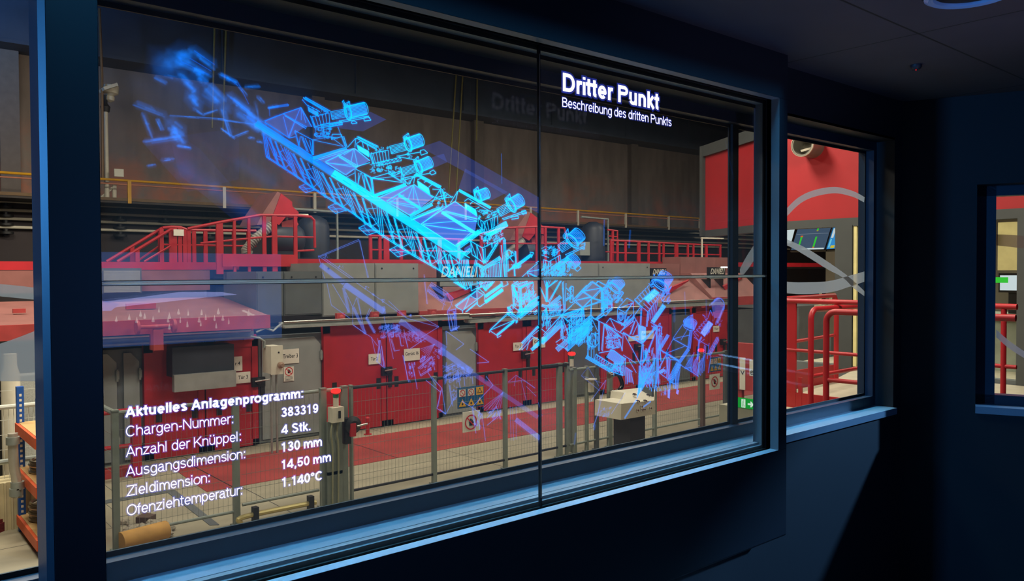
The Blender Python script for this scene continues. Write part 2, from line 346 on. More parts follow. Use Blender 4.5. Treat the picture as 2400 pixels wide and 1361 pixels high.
TINT = .79
PANELG = hazy('display_glass', (TINT*.98, TINT*.99, TINT), .005)
BEZ = bpy.data.materials.new('frosted_edge'); BEZ.use_nodes = True; _n = BEZ.node_tree; _n.nodes.clear()   # bare glass edge that pipes the hall light through
_a = _n.nodes.new('ShaderNodeBsdfTranslucent'); _a.inputs[0].default_value = (.95, .9, .82, 1); _b = _n.nodes.new('ShaderNodeBsdfGlossy'); _b.inputs['Roughness'].default_value = .3
_c = _n.nodes.new('ShaderNodeMixShader'); _c.inputs[0].default_value = .15; _e = _n.nodes.new('ShaderNodeOutputMaterial'); _n.links.new(_a.outputs[0], _c.inputs[1]); _n.links.new(_b.outputs[0], _c.inputs[2]); _n.links.new(_c.outputs[0], _e.inputs[0])
GASK = M('edge_gasket', (30, 28, 30), .5)
pan = {}
names = {(0, 0): 'lower left see-through display panel with the white plant data list', (1, 0): 'lower right see-through display panel under the heading panel, blue wireframe legs',
         (0, 1): 'upper left see-through display panel showing the long blue wireframe truss', (1, 1): 'upper right see-through display panel with white heading Dritter Punkt'}
for ix in (0, 1):
    for iz in (0, 1):
        ax, bx = ((XL-.018, XM-.0003), (XM+.0003, XR+.018))[ix]; az, bz = ((ZB-.018, ZM-.0003), (ZM+.0003, ZTP+.018))[iz]
        pass
        e = empty('transparent_screen', ((ax+bx)/2, YP, az), names[(ix, iz)], 'display', 'transparent display panels'); pan[(ix, iz)] = e
        m = MB(); m.box(ax+.002, bx-.002, YP, YP+.004, az+.002, bz-.002); m.build('glass_sheet', PANELG, e)
        m = MB(); sx = .0030; sz = .0052
        if ix: m.box(ax+.0012, ax+sx, YP-.003, YP+.006, az, bz); m.box(bx-.004, bx, YP-.003, YP+.006, az, bz)
        else: m.box(ax, ax+.004, YP-.003, YP+.006, az, bz); m.box(bx-sx, bx-.0012, YP-.003, YP+.006, az, bz)
        if iz: m.box(ax, bx, YP-.003, YP+.006, az+sz*.72, az+sz); m.box(ax, bx, YP-.003, YP+.006, bz-.004, bz)
        else: m.box(ax, bx, YP-.003, YP+.006, az, az+.004); m.box(ax, bx, YP-.003, YP+.006, bz-sz, bz-sz*.72)
        m.build('bezel', GASK, e)
        m = MB(); zz_ = bz-sz*.72 if iz == 0 else az; m.box(ax+.001, bx-.001, YP-.003, YP+.006, zz_, zz_+sz*.72); m.build('lit_edge', BEZ, e)
        m = MB(); xx_ = bx-.0012 if ix == 0 else ax; m.box(xx_, xx_+.0012, YP-.003, YP+.006, az+.03, bz-.03); m.build('lit_edge', BEZ, e)
# ------------------------------------------------------------------ rolling hall seen through the glass (setting)
HZ = -1.3
conc = M('hall_concrete', (150, 142, 120), .75, var=.14, scale=1.3, streak=(.6, 2.2, 1))
b = MB(); b.box(-14, 46, 2.0, 24, HZ-.2, HZ); fo = struct(b.build('floor_hall', conc)); joints(conc.node_tree, None, (3.4, 3.1, 0), (4.2-fo.location.x, 9.9-fo.location.y, 0), .012)
redf = M('red_floor_coat', (150, 52, 48), .6, var=.2, scale=1.6)
b = MB(); b.extrude([(3.75, 10.70, HZ), (3.83, 12.45, HZ), (40, 12.45, HZ), (40, 10.70, HZ)], (0, 0, .006)); ro = struct(b.build('floor_red_coating', redf)); joints(redf.node_tree, None, (2.6, 0, 0), (6.7-ro.location.x, 0, 0), .02)
b = MB(); b.box(2.2, 3.35, 11.0, 11.16, HZ, HZ+.008); b.extrude([(3.35, 11.16, HZ), (3.46, 11.1, HZ), (3.36, 9.2, HZ), (3.27, 9.25, HZ)], (0, 0, .007)); struct(b.build('floor_trench_cover', GREYD))
clad = M('hall_cladding', (128, 116, 110), .8, var=.2, scale=2.2, streak=(1.2, 1, .3))
nt = clad.node_tree; bs = nt.nodes['Principled BSDF']                   # rust blooming along the foot of the cladding sheets
_tc = nt.nodes.new('ShaderNodeTexCoord'); _sp = nt.nodes.new('ShaderNodeSeparateXYZ'); nt.links.new(_tc.outputs['Object'], _sp.inputs[0])
_mr = nt.nodes.new('ShaderNodeMapRange'); _mr.inputs[1].default_value = 6.9; _mr.inputs[2].default_value = 5.0; nt.links.new(_sp.outputs[2], _mr.inputs[0])
_nz = nt.nodes.new('ShaderNodeTexNoise'); _nz.inputs['Scale'].default_value = .75; _nz.inputs['Detail'].default_value = 7; _nz.inputs['Roughness'].default_value = .62; nt.links.new(_tc.outputs['Object'], _nz.inputs['Vector'])
_rp = nt.nodes.new('ShaderNodeValToRGB'); _rp.color_ramp.elements[0].position = .44; _rp.color_ramp.elements[1].position = .62; nt.links.new(_nz.outputs['Fac'], _rp.inputs[0])
_mu = nt.nodes.new('ShaderNodeMath'); _mu.operation = 'MULTIPLY'; nt.links.new(_rp.outputs[0], _mu.inputs[0]); nt.links.new(_mr.outputs[0], _mu.inputs[1])
_mx = nt.nodes.new('ShaderNodeMixRGB'); nt.links.new(_mu.outputs[0], _mx.inputs[0]); nt.links.new(bs.inputs['Base Color'].links[0].from_socket, _mx.inputs[1]); _mx.inputs[2].default_value = (*srgb(176, 112, 88), 1); nt.links.new(_mx.outputs[0], bs.inputs['Base Color'])
b = MB(); b.box(-14, 46, 22.3, 22.6, HZ, 11); struct(b.build('wall_hall_far', clad))
b = MB(); b.box(-14, 46, 21.9, 22.3, HZ, 3.4); struct(b.build('wall_hall_plinth', M('hall_plinth', (58, 50, 52), .8, var=.15, scale=1)))
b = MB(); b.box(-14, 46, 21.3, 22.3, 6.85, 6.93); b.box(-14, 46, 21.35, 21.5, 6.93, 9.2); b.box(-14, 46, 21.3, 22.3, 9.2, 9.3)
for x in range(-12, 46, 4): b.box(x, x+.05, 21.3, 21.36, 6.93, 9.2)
struct(b.build('beam_crane_girder', M('girder_reflection_blue', (60, 74, 94), .6, var=.15, scale=1.5)))  # blue-grey girder; the extra blue in its colour imitates a reflection
for i, px in enumerate((20, 740, 1115, 1480)):
    x = P(px, 300, 22.2).x; b = MB(); b.box(x-.14, x+.14, 22.05, 22.3, 3.4, 6.85); b.box(x-.2, x+.2, 22.0, 22.06, 3.4, 6.85); struct(b.build('column_hall', M('column_paint', (112, 102, 96), .8, var=.1)))
b = MB(); b.box(-14.3, -14, 2, 24, HZ, 11); struct(b.build('wall_hall_left', clad))
b = MB(); b.box(46, 46.3, -4, 24, HZ, 11); struct(b.build('wall_hall_right', clad))

def bx(px0, y0, px1, y1, Y, d, m=None):   # box with its front face on plane Y, measured at its left edge
    a, c_ = P(px0, y0, Y), P(px0, y1, Y); e_ = P(px1, (y0+y1)/2, Y); m = m or MB(); m.box(a.x, e_.x, Y, Y+d, c_.z, a.z); return m
def flat_text(body, bold=0.0):
    cu = bpy.data.curves.new('t', 'FONT'); cu.body = body; cu.offset = bold; cu.resolution_u = 4
    o = bpy.data.objects.new('t', cu); COL.objects.link(o); bpy.context.view_layer.update()
    me = bpy.data.meshes.new_from_object(o.evaluated_get(bpy.context.evaluated_depsgraph_get()))
    vs = [v.co.copy() for v in me.vertices]; fs = [tuple(p.vertices) for p in me.polygons]
    bpy.data.objects.remove(o); bpy.data.curves.remove(cu); bpy.data.meshes.remove(me); return vs, fs
def text_on(parent, body, x0, x1, z0, z1, Y, mat=INK, bold=0.0, skew=0.0, name='lettering'):
    vs, fs = flat_text(body, bold); ax = min(v.x for v in vs); bx_ = max(v.x for v in vs); ay = min(v.y for v in vs); by = max(v.y for v in vs)
    m = MB(); m.add([(x0+(v.x-ax)/(bx_-ax)*(x1-x0)+skew*(v.y-ay)/(by-ay), Y, z0+(v.y-ay)/(by-ay)*(z1-z0)) for v in vs], fs); return m.build(name, mat, parent)
def disc(m, x, z, r, Y, n=24, r0=0.0):
    if r0: m.add([(x+q*math.cos(2*math.pi*k/n), Y, z+q*math.sin(2*math.pi*k/n)) for q in (r, r0) for k in range(n)], [(k, (k+1) % n, n+(k+1) % n, n+k) for k in range(n)])
    else: m.add([(x+r*math.cos(2*math.pi*k/n), Y, z+r*math.sin(2*math.pi*k/n)) for k in range(n)], [tuple(range(n))])
REDINK = M('sign_red', (200, 30, 36), .5, var=.03); YEL = M('sign_yellow', (238, 180, 20), .5, var=.03); BLUESIGN = M('sign_blue', (10, 88, 140), .5, var=.04)
def hand_symbol(parent, x, z, r, Y):       # no-touching symbol: black hand under a red barred ring
    m = MB(); s = r*.5
    m.add([(x-s*.55, Y, z-s*.9), (x+s*.55, Y, z-s*.9), (x+s*.6, Y, z+s*.1), (x-s*.6, Y, z+s*.1)], [(0, 1, 2, 3)])
    for i, (dx, h) in enumerate(((-.46, .75), (-.15, .98), (.16, .9), (.47, .62))): m.add([(x+s*(dx-.13), Y, z+s*.05), (x+s*(dx+.13), Y, z+s*.05), (x+s*(dx+.13), Y, z+s*h), (x+s*(dx-.13), Y, z+s*h)], [(0, 1, 2, 3)])
    m.add([(x+s*.5, Y, z-s*.5), (x+s*1.05, Y, z-s*.05), (x+s*.92, Y, z+s*.18), (x+s*.5, Y, z-s*.1)], [(0, 1, 2, 3)]); m.build('hand_symbol', INK, parent)
    m = MB(); disc(m, x, z, r, Y-.001, 28, r*.82); a = .78; d = Vector((math.cos(2.36), 0, math.sin(2.36))); n = Vector((-d.z, 0, d.x))*r*.08; c = Vector((x, Y-.0012, z))
    m.add([c+d*r*.85+n, c+d*r*.85-n, c-d*r*.85-n, c-d*r*.85+n], [(0, 1, 2, 3)]); m.build('prohibition_ring', REDINK, parent)
def sign_plate(parent, px0, y0, px1, y1, Y, mat=WHITE, name='sign'):
    return bx(px0, y0, px1, y1, Y, .008).build(name, mat, parent)
def sign_text(sg, body, px0, y0, px1, y1, Y, bold=.012):
    a, c_ = P(px0, y0, Y), P(px0, y1, Y); e_ = P(px1, (y0+y1)/2, Y); return text_on(sg, body, a.x, e_.x, c_.z, a.z, Y-.001, INK, bold)

# ------------------------------------------------------------------ mill line: housing, sliding doors, cabinets
YD = 13.05
b = MB(); b.box(0.5, 34, YD+.3, 17, HZ, .5)
for x in range(1, 34, 2): b.box(x, x+.08, YD+.24, YD+.31, HZ, .45)
t = b.build('mill_housing', GREYD); tag(t, 'long dark grey housing of the rolling mill behind the red doors', 'machine')
def mill_door(label, px0, pxm, px1, ytop, pyb, signs, handle, recess=True, Y=YD):
    x0, xm, x1 = P(px0, ytop+90, Y).x, P(pxm, ytop+90, Y).x, P(px1, ytop+90, Y).x; zt = P(px0, ytop, Y).z; zb = HZ+.02
    e = empty('sliding_door', ((x0+x1)/2, Y, zb), label, 'door', 'red sliding doors of the mill line')
    for a, c in ((x0, xm-.012), (xm+.012, x1)):
        m = MB(); m.box(a, c, Y+.02, Y+.1, zb, zt)
        for q in ((a, a+.13, zb, zt), (c-.1, c, zb, zt), (a, c, zt-.13, zt), (a, c, zb, zb+.1)): m.box(q[0], q[1], Y, Y+.03, q[2], q[3])
        for cx in (a+.12, c-.12): m.prism([(cx-.12, zt), (cx+.12, zt), (cx+.1, zt+.07), (cx-.1, zt+.07)], Y+.01, Y+.05)
        lf = m.build('door_leaf', RED, e)
        for hx in (a+(c-a)*.25, c-(c-a)*.2):
            m = MB(); m.box(hx-.08, hx+.08, Y-.06, Y+.02, zt-.02, zt+.23); m.lathe((hx, Y-.06, zt+.15), (0, -1, 0), [(.05, 0), (.05, .02), (.02, .03)], 10); m.build('roller_hanger', REDW, lf)
        m = MB()
        for sx in (a+.17, c-.2): m.box(sx, sx+.09, Y+.012, Y+.022, zt-1.22, zt-1.02)
        each(m, 'grip_recess', BLACK, lf)
    m = MB(); hp = P(*handle, Y); m.box(hp.x-.1, hp.x+.12, Y-.05, Y+.01, hp.z-.09, hp.z+.07); m.lathe((hp.x, Y-.05, hp.z), (0, -1, 0), [(.06, 0), (.05, .04), (.02, .05)], 12); m.box(hp.x+.05, hp.x+.12, Y-.03, Y, hp.z-.32, hp.z)
    h = m.build('latch', BLACK, e)
    m = MB(); m.tube([(hp.x-.08, Y-.1, hp.z+.01), (hp.x+.16, Y-.12, hp.z+.03)], .014, 8); m.build('lever', STEEL, h)
    for sx0, sy0, sx1, sy1, txt, box in signs:
        sg = sign_plate(e, sx0, sy0, sx1, sy1, Y-.012)
        if txt: sign_text(sg, txt, *box, Y-.012)
    return e
d1 = mill_door('red sliding door of the mill with dark letterbox hood', 338, 481, 605, 808, 0, [(546, 836, 568, 870, 'r 4', (551, 847, 563, 856)), (552, 873, 587, 899, 'Tür 3', (558, 880, 581, 889))], (603, 893))
m = MB(); a = P(405, 815, 12.75); c = P(550, 812, 12.75); lo = P(405, 880, 12.75)
m.box(a.x, c.x, 12.78, YD+.02, a.z-.46, a.z); m.build('hood', M('hood_dark', (44, 46, 54), .5), d1)
m = MB(); m.box(a.x, c.x, 12.70, 12.80, a.z-.68, a.z-.42); m.build('hood_lip', BEAMG, d1)
d2 = mill_door('red sliding door of the mill with two square signs, left of the multi-symbol board', 759, 906, 1037, 765, 0, [(864, 830, 892, 854, 'Tür 2', (869, 837, 885, 845)), (947, 818, 984, 846, 'Gerüst 16', (950, 825, 981, 833))], (904, 868))
d3 = mill_door('red sliding door of the mill behind the tall display seam', 1122, 1234, 1331, 757, 0, [(1203, 803, 1225, 822, 'Tür 2', (1207, 808, 1221, 815)), (1249, 791, 1278, 816, 'Gerüst', (1252, 797, 1275, 804))], (1230, 830))
d4 = mill_door('red sliding door of the mill behind the tall wireframe tower', 1408, 1497, 1574, 733, 0, [(1473, 788, 1498, 800, None, None), (1502, 776, 1532, 796, 'Gerüst 14', (1505, 780, 1529, 786))], (1493, 812))
d5 = mill_door('small red sliding door of the mill near the right window post', 1624, 1668, 1714, 722, 0, [(1672, 764, 1686, 778, 'Tür', (1674, 768, 1684, 773)), (1706, 755, 1713, 776, None, None)], (1693, 800))

def cabinet(label, px0, px1, yt, yb, leafs, Y=YD+.05, mat=GREY, fr=GREYD):
    x0, x1 = P(px0, yt, Y).x, P(px1, yt, Y).x; zt, zb = P(px0, yt, Y).z, P(px0, yb, Y).z; zb = max(zb, HZ)
    e = empty('machine_cabinet', ((x0+x1)/2, Y, zb), label, 'cabinet', 'grey cabinets between the red doors')
    m = MB(); m.box(x0, x1, Y+.03, Y+.17, zb, zt); m.build('body', fr, e)
    n = leafs; wd = (x1-x0)/n
    for i in range(n):
        a, c = x0+wd*i+.05, x0+wd*(i+1)-.05
        m = MB(); m.prism([(a, zb+.06), (c, zb+.06), (c, zt-.2), (c-.12, zt-.06), (a, zt-.06)], Y, Y+.035); dr = m.build('cabinet_door', mat, e)
        m = MB()
        for z in (zb+.3, zt-.45): m.box(c-.02, c+.03, Y-.03, Y, z, z+.12); m.lathe((c, Y-.03, z-.03), (0, 0, 1), [(.018, 0), (.018, .18)], 8)
        each(m, 'hinge', GALV, dr, 2)
    return e
cabinet('grey machine cabinet at the left edge before the first red door', 226, 334, 822, 1100, 2)
c2 = cabinet('grey machine cabinet bearing the Treiber 3 sign', 607, 757, 788, 1040, 1, mat=GREY)
YS = YD+.03
sg = sign_plate(c2, 661, 819, 701, 853, YS); sign_text(sg, 'Treiber 3', 663, 830, 698, 840, YS)
sg = sign_plate(c2, 665, 860, 689, 894, YS); q = P(677, 870, YS); hand_symbol(sg, q.x, q.z, .075, YS-.002)
m = MB(); q0, q1 = P(668, 880, YS), P(686, 891, YS)
for i in range(4): m.box(q0.x, q1.x, YS-.002, YS-.001, q0.z-.02-.022*i, q0.z-.026-.022*i)
m.build('small_print', INK, sg)
cabinet('grey machine cabinet behind the blue multi-symbol safety board', 1041, 1119, 772, 985, 1)
cabinet('grey machine cabinet beside the red lamp right of the tall seam', 1335, 1404, 762, 985, 1, mat=GREYD)
cabinet('narrow grey machine cabinet left of the small red door', 1578, 1620, 734, 985, 1, mat=GREYD)

def track(label, px0, px1, y0, y1, Y, pipes):
    a, c_ = P(px0, y0, Y), P(px0, y1, Y); x1 = P(px1, y0, Y).x
    e = empty('door_track', ((a.x+x1)/2, Y, c_.z), label, 'door track', 'grey track beams over the doors')
    m = MB(); m.box(a.x, x1, Y, Y+.12, c_.z, a.z); m.box(a.x, x1, Y-.05, Y, c_.z, c_.z+.03)
    n = max(2, int((x1-a.x)/1.2))
    for i in range(n+1): m.box(a.x+(x1-a.x)*i/n-.03, a.x+(x1-a.x)*i/n+.03, Y+.02, Y+.12, c_.z+.02, a.z+.02)
    m.build('beam', BEAMG, e)
    for py, r, mt in pipes:
        z = P(px0, py, Y-.02).z; m = MB(); m.tube([(a.x, Y-.02, z), (x1-.05, Y-.02, z)], r, 10); m.build('conduit', mt, e, True)
    return e
track('grey track beam with bright conduit over the hooded red door', 200, 592, 799, 814, 12.9, [(792, .045, STEEL), (783, .018, STEEL)])
track('grey track beam with conduit over the signed red door, left of the seam', 664, 1103, 758, 769, 12.92, [(755, .02, STEEL)])
track('grey track beam over the red door behind the tall seam', 1098, 1500, 747, 757, 12.94, [(738, .025, STEEL), (744, .018, BLACK)])
track('short grey track beam over the small red door by the right window post', 1552, 1712, 711, 721, 12.94, [(708, .03, STEEL)])

# junction box on a conduit in front of the hooded door
X0 = P(637, 840, 12.15).x; yb_ = PX(616, 843, X0).y; zt, zb = P(637, 812, 12.15).z, P(637, 877, 12.15).z; x1 = P(662, 845, 12.15).x
e = empty('junction_box', ((X0+x1)/2, 12.15, HZ), 'beige junction box on grey conduits left of the Treiber 3 sign', 'junction box')
BEIGE = M('beige_enclosure', (214, 208, 188), .5, var=.05)
m = MB(); m.box(X0, x1, 12.17, min(yb_, 12.9), zb, zt); m.build('enclosure', BEIGE, e)
m = MB(); m.box(X0-.01, x1+.01, 12.15, 12.18, zb-.01, zt+.01); ld = m.build('lid', BEIGE, e)
m = MB(); m.lathe((x1-.06, 12.15, zt-.1), (0, -1, 0), [(.016, 0), (.012, .008)], 8); m.lathe((x1-.06, 12.15, zb+.12), (0, -1, 0), [(.016, 0), (.012, .008)], 8); each(m, 'lid_screw', BLACK, ld)
m = MB(); m.lathe((X0+.14, 12.15, zb+.14), (0, -1, 0), [(.05, 0), (.05, .05), (.03, .06), (.03, .1)], 12); m.build('plug_socket', M('brown_socket', (150, 120, 100), .5), e, True)
m = MB()
for dx in (.05, .14): m.tube([(X0+dx, 12.3, zb), (X0+dx, 12.3, HZ)], .02, 8)
each(m, 'conduit', GALV, e, 1, True)
m = MB(); m.tube([P(600, 778, 12.5), P(622, 768, 12.5), P(640, 775, 12.5), P(650, 766, 12.6), P(662, 757, 12.8)], .018, 8); m.tube([P(588, 788, 12.5), P(608, 792, 12.4), P(620, 800, 12.4), P(619, 815, 12.4)], .018, 8); each(m, 'cable', GALV, e, 1, True)

# ------------------------------------------------------------------ upper machinery
def upper_box(label, px0, pxs, px1, y0, y1, Y, mat=GREY, d=1.6):
    x0, xs, x1 = P(px0, y0, Y).x, P(pxs, y0, Y).x, P(px1, y0, Y).x; zt, zb = P(px0, y0, Y).z, P(px0, y1, Y).z
    e = empty('gearbox_cover', ((x0+x1)/2, Y, zb), label, 'machine cover', 'grey box covers above the doors')
    for a, c in ((x0, xs-.006), (xs+.006, x1)):
        m = MB(); m.box(a, c, Y, Y+d, zb, zt); m.box(a+.02, c-.02, Y-.012, Y, zb+.02, zt-.03); m.build('cover_panel', mat, e)
    m = MB()
    for x in (x0+.12, xs+.15, x1-.12): m.lathe((x, Y-.012, zt-.1), (0, -1, 0), [(.02, 0), (.015, .012)], 8)
    each(m, 'cover_bolt', BLACK, e); return e
upper_box('tall pale grey machine cover with two panels left of the first red cowl', 755, 878, 980, 616, 742, 13.35, d=1.5)
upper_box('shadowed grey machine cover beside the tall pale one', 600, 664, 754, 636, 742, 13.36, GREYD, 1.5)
upper_box('grey machine cover with two panels right of the tall display seam', 1326, 1402, 1523, 616, 728, 13.35, d=1.5)
def cowl(label, px0, px1, yt, ym, yb, Y, plate, body='DANIELI'):
    """red cowl: sloping dusty lid, dark end window and the maker's plate"""
    x0, x1 = P(px0, yt, Y).x, P(px1, yt, Y).x; z0, z1, z2 = P(px0, yb, Y).z, P(px0, ym, Y).z, P(px0, yt, Y).z
    e = empty('stand_cowl', ((x0+x1)/2, Y, z0), label, 'machine cowl', 'red cowls of the mill stands')
    m = MB(); pr = [(Y, z0), (Y, z0+(z1-z0)*.25), (Y+.75, z1), (Y+1.1, z1), (Y+1.1, z2), (Y+1.75, z2), (Y+1.75, z0)]
    m.extrude([(x0, y, z) for y, z in pr], (x1-x0, 0, 0)); m.build('shell', PINK, e)
    m = MB(); m.box(x0-.01, x1+.01, Y-.03, Y+.02, z0-.02, z0+(z1-z0)*.25); m.build('front_lip', REDW, e)
    m = MB(); zt = z0+(z1-z0)*.25; m.extrude([(x0+.9, Y+.2, zt+.18), (x0+2.2, Y+.5, zt+.52), (x0+2.25, Y+.5, zt+.56), (x0+.8, Y+.2, zt+.3)], (0, .04, .02)); m.build('lifting_arm', RED, e)
    px, py, qx, qy = plate; a, c_ = P(px, py, Y+.25), P(px, qy, Y+.25); xx = P(qx, py, Y+.25).x
    m = MB(); m.box(a.x, xx, Y+.25, Y+.33, c_.z, a.z); m.box(a.x+.05, a.x+.12, Y+.28, Y+.6, c_.z-.3, c_.z); m.box(xx-.12, xx-.05, Y+.28, Y+.6, c_.z-.3, c_.z); pl = m.build('name_plate', BLACK, e)
    h = a.z-c_.z; text_on(pl, body, a.x+.06, xx-.08, c_.z+h*.42, a.z-h*.1, Y+.248, WHITE, .02, .05)
    m = MB(); m.box(a.x+.03, xx-.03, Y+.246, Y+.25, c_.z+h*.02, c_.z+h*.32); sp = m.build('maker_strip', GREY, pl)
    return e
cowl('dusty red cowl with dark name plate left of the tall display seam', 982, 1325, 616, 660, 752, 13.35, (1028, 618, 1122, 672))
cowl('dusty red cowl with dark name plate left of the steel window post', 1525, 1668, 616, 660, 726, 13.35, (1526, 628, 1562, 654))
cowl('dusty red cowl with dark name plate next to the right window post', 1670, 1790, 600, 640, 716, 13.35, (1662, 626, 1700, 654))
m = MB(); q = P(1704, 626, 13.56); m.box(q.x-.25, q.x+.15, 13.54, 13.6, q.z-.02, q.z+.02); t = m.build('strip_lamp', emit('strip_white', (255, 246, 220), 6)); tag(t, 'short white strip lamp above the rightmost dark name plate', 'lamp')

# long sloping furnace cover at the left
e = empty('roller_table_cover', P(420, 760, 12.6), 'long sloping dusty red roller table cover above the hooded door', 'machine cover')
fl, fr_, br, bl = P(-120, 779, 12.5), P(631, 739, 12.5), P(520, 695, 15.0), P(-120, 672, 15.0); fl.z = fr_.z; bl.z = br.z
m = MB(); m.add([fl, fr_, br, bl, fl-Vector((0, 0, .05)), fr_-Vector((0, 0, .05)), br-Vector((0, 0, .4)), bl-Vector((0, 0, .4))], [(0, 1, 2, 3), (7, 6, 5, 4), (0, 4, 5, 1), (1, 5, 6, 2), (2, 6, 7, 3), (3, 7, 4, 0)]); m.build('lid', PINK, e)
m = MB(); m.box(fl.x, fr_.x, 12.46, 12.52, fr_.z-.2, fr_.z+.01); m.build('lip', REDW, e)
m = MB(); m.box(P(30, 700, 13.5).x, P(60, 700, 13.5).x, 13.5, 13.56, (fr_.z+br.z)/2, (fr_.z+br.z)/2+.06); m.box(P(300, 700, 13.5).x, P(370, 700, 13.5).x, 13.6, 13.66, (fr_.z+br.z)/2, (fr_.z+br.z)/2+.09); each(m, 'lid_handle', REDW, e)
m = MB(); a = P(366, 765, 12.3)
m.lathe((a.x-.28, 12.3, a.z), (1, 0, 0), [(.1, 0), (.1, .04), (.03, .05), (.03, .5), (.1, .51), (.1, .55)], 14); m.box(a.x-.04, a.x+.1, 12.3, 12.5, a.z-.35, a.z); m.build('guide_roller', REDW, e, True)
b = bx(-120, 634, 492, 690, 15.0, .5); t = b.build('side_panel', PINK, e)
b = bx(238, 628, 332, 688, 14.6, .35)
e2 = empty('louvre_unit', P(285, 688, 14.6), 'grey louvred ventilation unit at left above the sloping cover', 'ventilation unit')
b.build('casing', GREYD, e2); m = MB(); a, c = P(242, 634, 14.6), P(328, 684, 14.6)
for i in range(14): z = a.z+(c.z-a.z)*(i+.5)/14; m.box(a.x, c.x, 14.57, 14.6, z-.012, z+.012)
each(m, 'louvre', GREY, e2)
# walk-on deck along the mill with its red edge
e = empty('mill_platform', P(480, 634, 15.2), 'red edged working platform along the top of the mill', 'platform')
m = bx(-120, 590, 482, 608, 15.2, 2.2); zt = P(400, 614, 15.2).z; zb = P(400, 632, 15.2).z
m = MB(); m.box(P(-120, 600, 15.2).x, P(560, 600, 15.2).x, 15.2, 15.35, zb, zt); m.box(P(560, 600, 15.2).x, 33, 15.2, 15.35, zb+.08, zt+.08); m.build('edge_beam', RED, e)
m = MB(); m.box(P(-120, 600, 15.2).x, 33, 15.35, 18.5, zt-.12, zt-.02); m.build('deck', GREYD, e)
b = bx(500, 624, 700, 652, 15.6, .6); t = b.build('platform_girder', BEAMG); tag(t, 'short pale girder under the left end of the red platform', 'girder')
b = bx(505, 646, 700, 740, 15.9, .5); t = b.build('drive_cover', M('drive_blue_grey', (70, 84, 104), .55)); tag(t, 'dark blue grey drive cover beneath the pale platform girder', 'machine cover')
ZD = zt
def railing(label, pts_top, posts, Y, rails, zbase, r=.028, mat=RED, post_w=.07, grp='red guard railings on the mill'):
    """pts_top: pixels of the handrail; posts: (pixel x, y of foot or None)"""
    T = [P(x, y, Y) for x, y in pts_top]; e = empty('guard_railing', (sum(p.x for p in T)/len(T), Y, zbase), label, 'railing', grp)
    m = MB(); m.tube(T, r, 8); m.build('handrail', mat, e, True)
    def top(x):
        for a, c in zip(T, T[1:]):
            if a.x <= x <= c.x: return a.z+(c.z-a.z)*(x-a.x)/max(1e-6, c.x-a.x)
        return T[0].z if x < T[0].x else T[-1].z
    for px in posts:
        foot = zbase; wd = post_w
        if isinstance(px, tuple): px, fy, wd = px; foot = P(px, fy, Y).z if fy else zbase
        x = P(px, pts_top[0][1], Y).x; m = MB(); m.box(x-wd/2, x+wd/2, Y-.02, Y+.02, foot, top(x)); m.build('post', mat, e)
    for pr in rails:
        m = MB(); m.tube([P(x, y, Y) for x, y in pr], r*.7, 6); m.build('mid_rail', mat, e, True)
    return e
railing('red railing with white notice plate at the head of the left stair', [(381, 534), (402, 532), (424, 533), (440, 539), (600, 541)], [378, 400, 409, 421, 432, 442, 454, 481, (514, None, .14), 548, 582], 15.3, [[(378, 573), (600, 577)]], ZD)
q = railing('red railing around the small platform under the left red chute', [(440, 536), (514, 521), (610, 504), (700, 505), (728, 508), (736, 516), (738, 580)], [(514, 642, .12), (549, 638, .05), (583, 640, .05), (619, 640, .07), (643, 642, .1), (692, 620, .07)], 14.7, [[(470, 570), (600, 557), (640, 554), (735, 556)], [(692, 588), (736, 586)]], P(600, 618, 14.7).z)
m = MB(); m.box(P(520, 618, 14.7).x, P(694, 618, 14.7).x, 14.66, 14.75, P(600, 618, 14.7).z-.05, P(600, 608, 14.7).z+.1); m.build('toe_board', RED, q)
s = railing('red stair railing descending at the left end of the mill platform', [(250, 613), (381, 534)], [310, 376], 15.35, [[(320, 613), (378, 573)]], ZD, grp='red stair railings at the left')
s = railing('second red stair railing, just right of the leftmost one', [(275, 613), (401, 537)], [(322, 613, .07)], 15.25, [[(338, 613), (400, 576)]], ZD, grp='red stair railings at the left')
m = bx(407, 537, 431, 552, 15.245, .02); t = m.build('notice_plate', WHITE); tag(t, 'blank cream notice plate on the red railing at left', 'notice plate')
railing('red railing on the mill platform behind the long wireframe truss', [(865, 552), (1000, 558), (1100, 562)], [868, 890, (905, None, .14), 940, 985, (1030, None, .1), 1075], 15.5, [[(865, 585), (1100, 590)]], ZD)
railing('red railing around the platform below the second red chute', [(1125, 549), (1180, 534), (1260, 531), (1322, 534), (1330, 560)], [1128, 1175, 1211, 1258, 1278, 1309], 14.9, [[(1125, 570), (1330, 571)]], ZD)
railing('red railing on the mill platform left of the right window post', [(1430, 563), (1500, 566), (1590, 571), (1690, 575)], [1432, 1447, 1466, (1497, None, .12), 1520, 1545, 1555, (1585, None, .16), 1612, 1625, (1655, None, .12), 1688], 15.5, [[(1430, 592), (1690, 597)]], ZD)
railing('low red railing section in front of the dark motor by the seam', [(1424, 538), (1447, 541), (1447, 610)], [1436], 15.8, [[(1420, 590), (1450, 591)], [(1427, 553), (1447, 555)]], ZD)

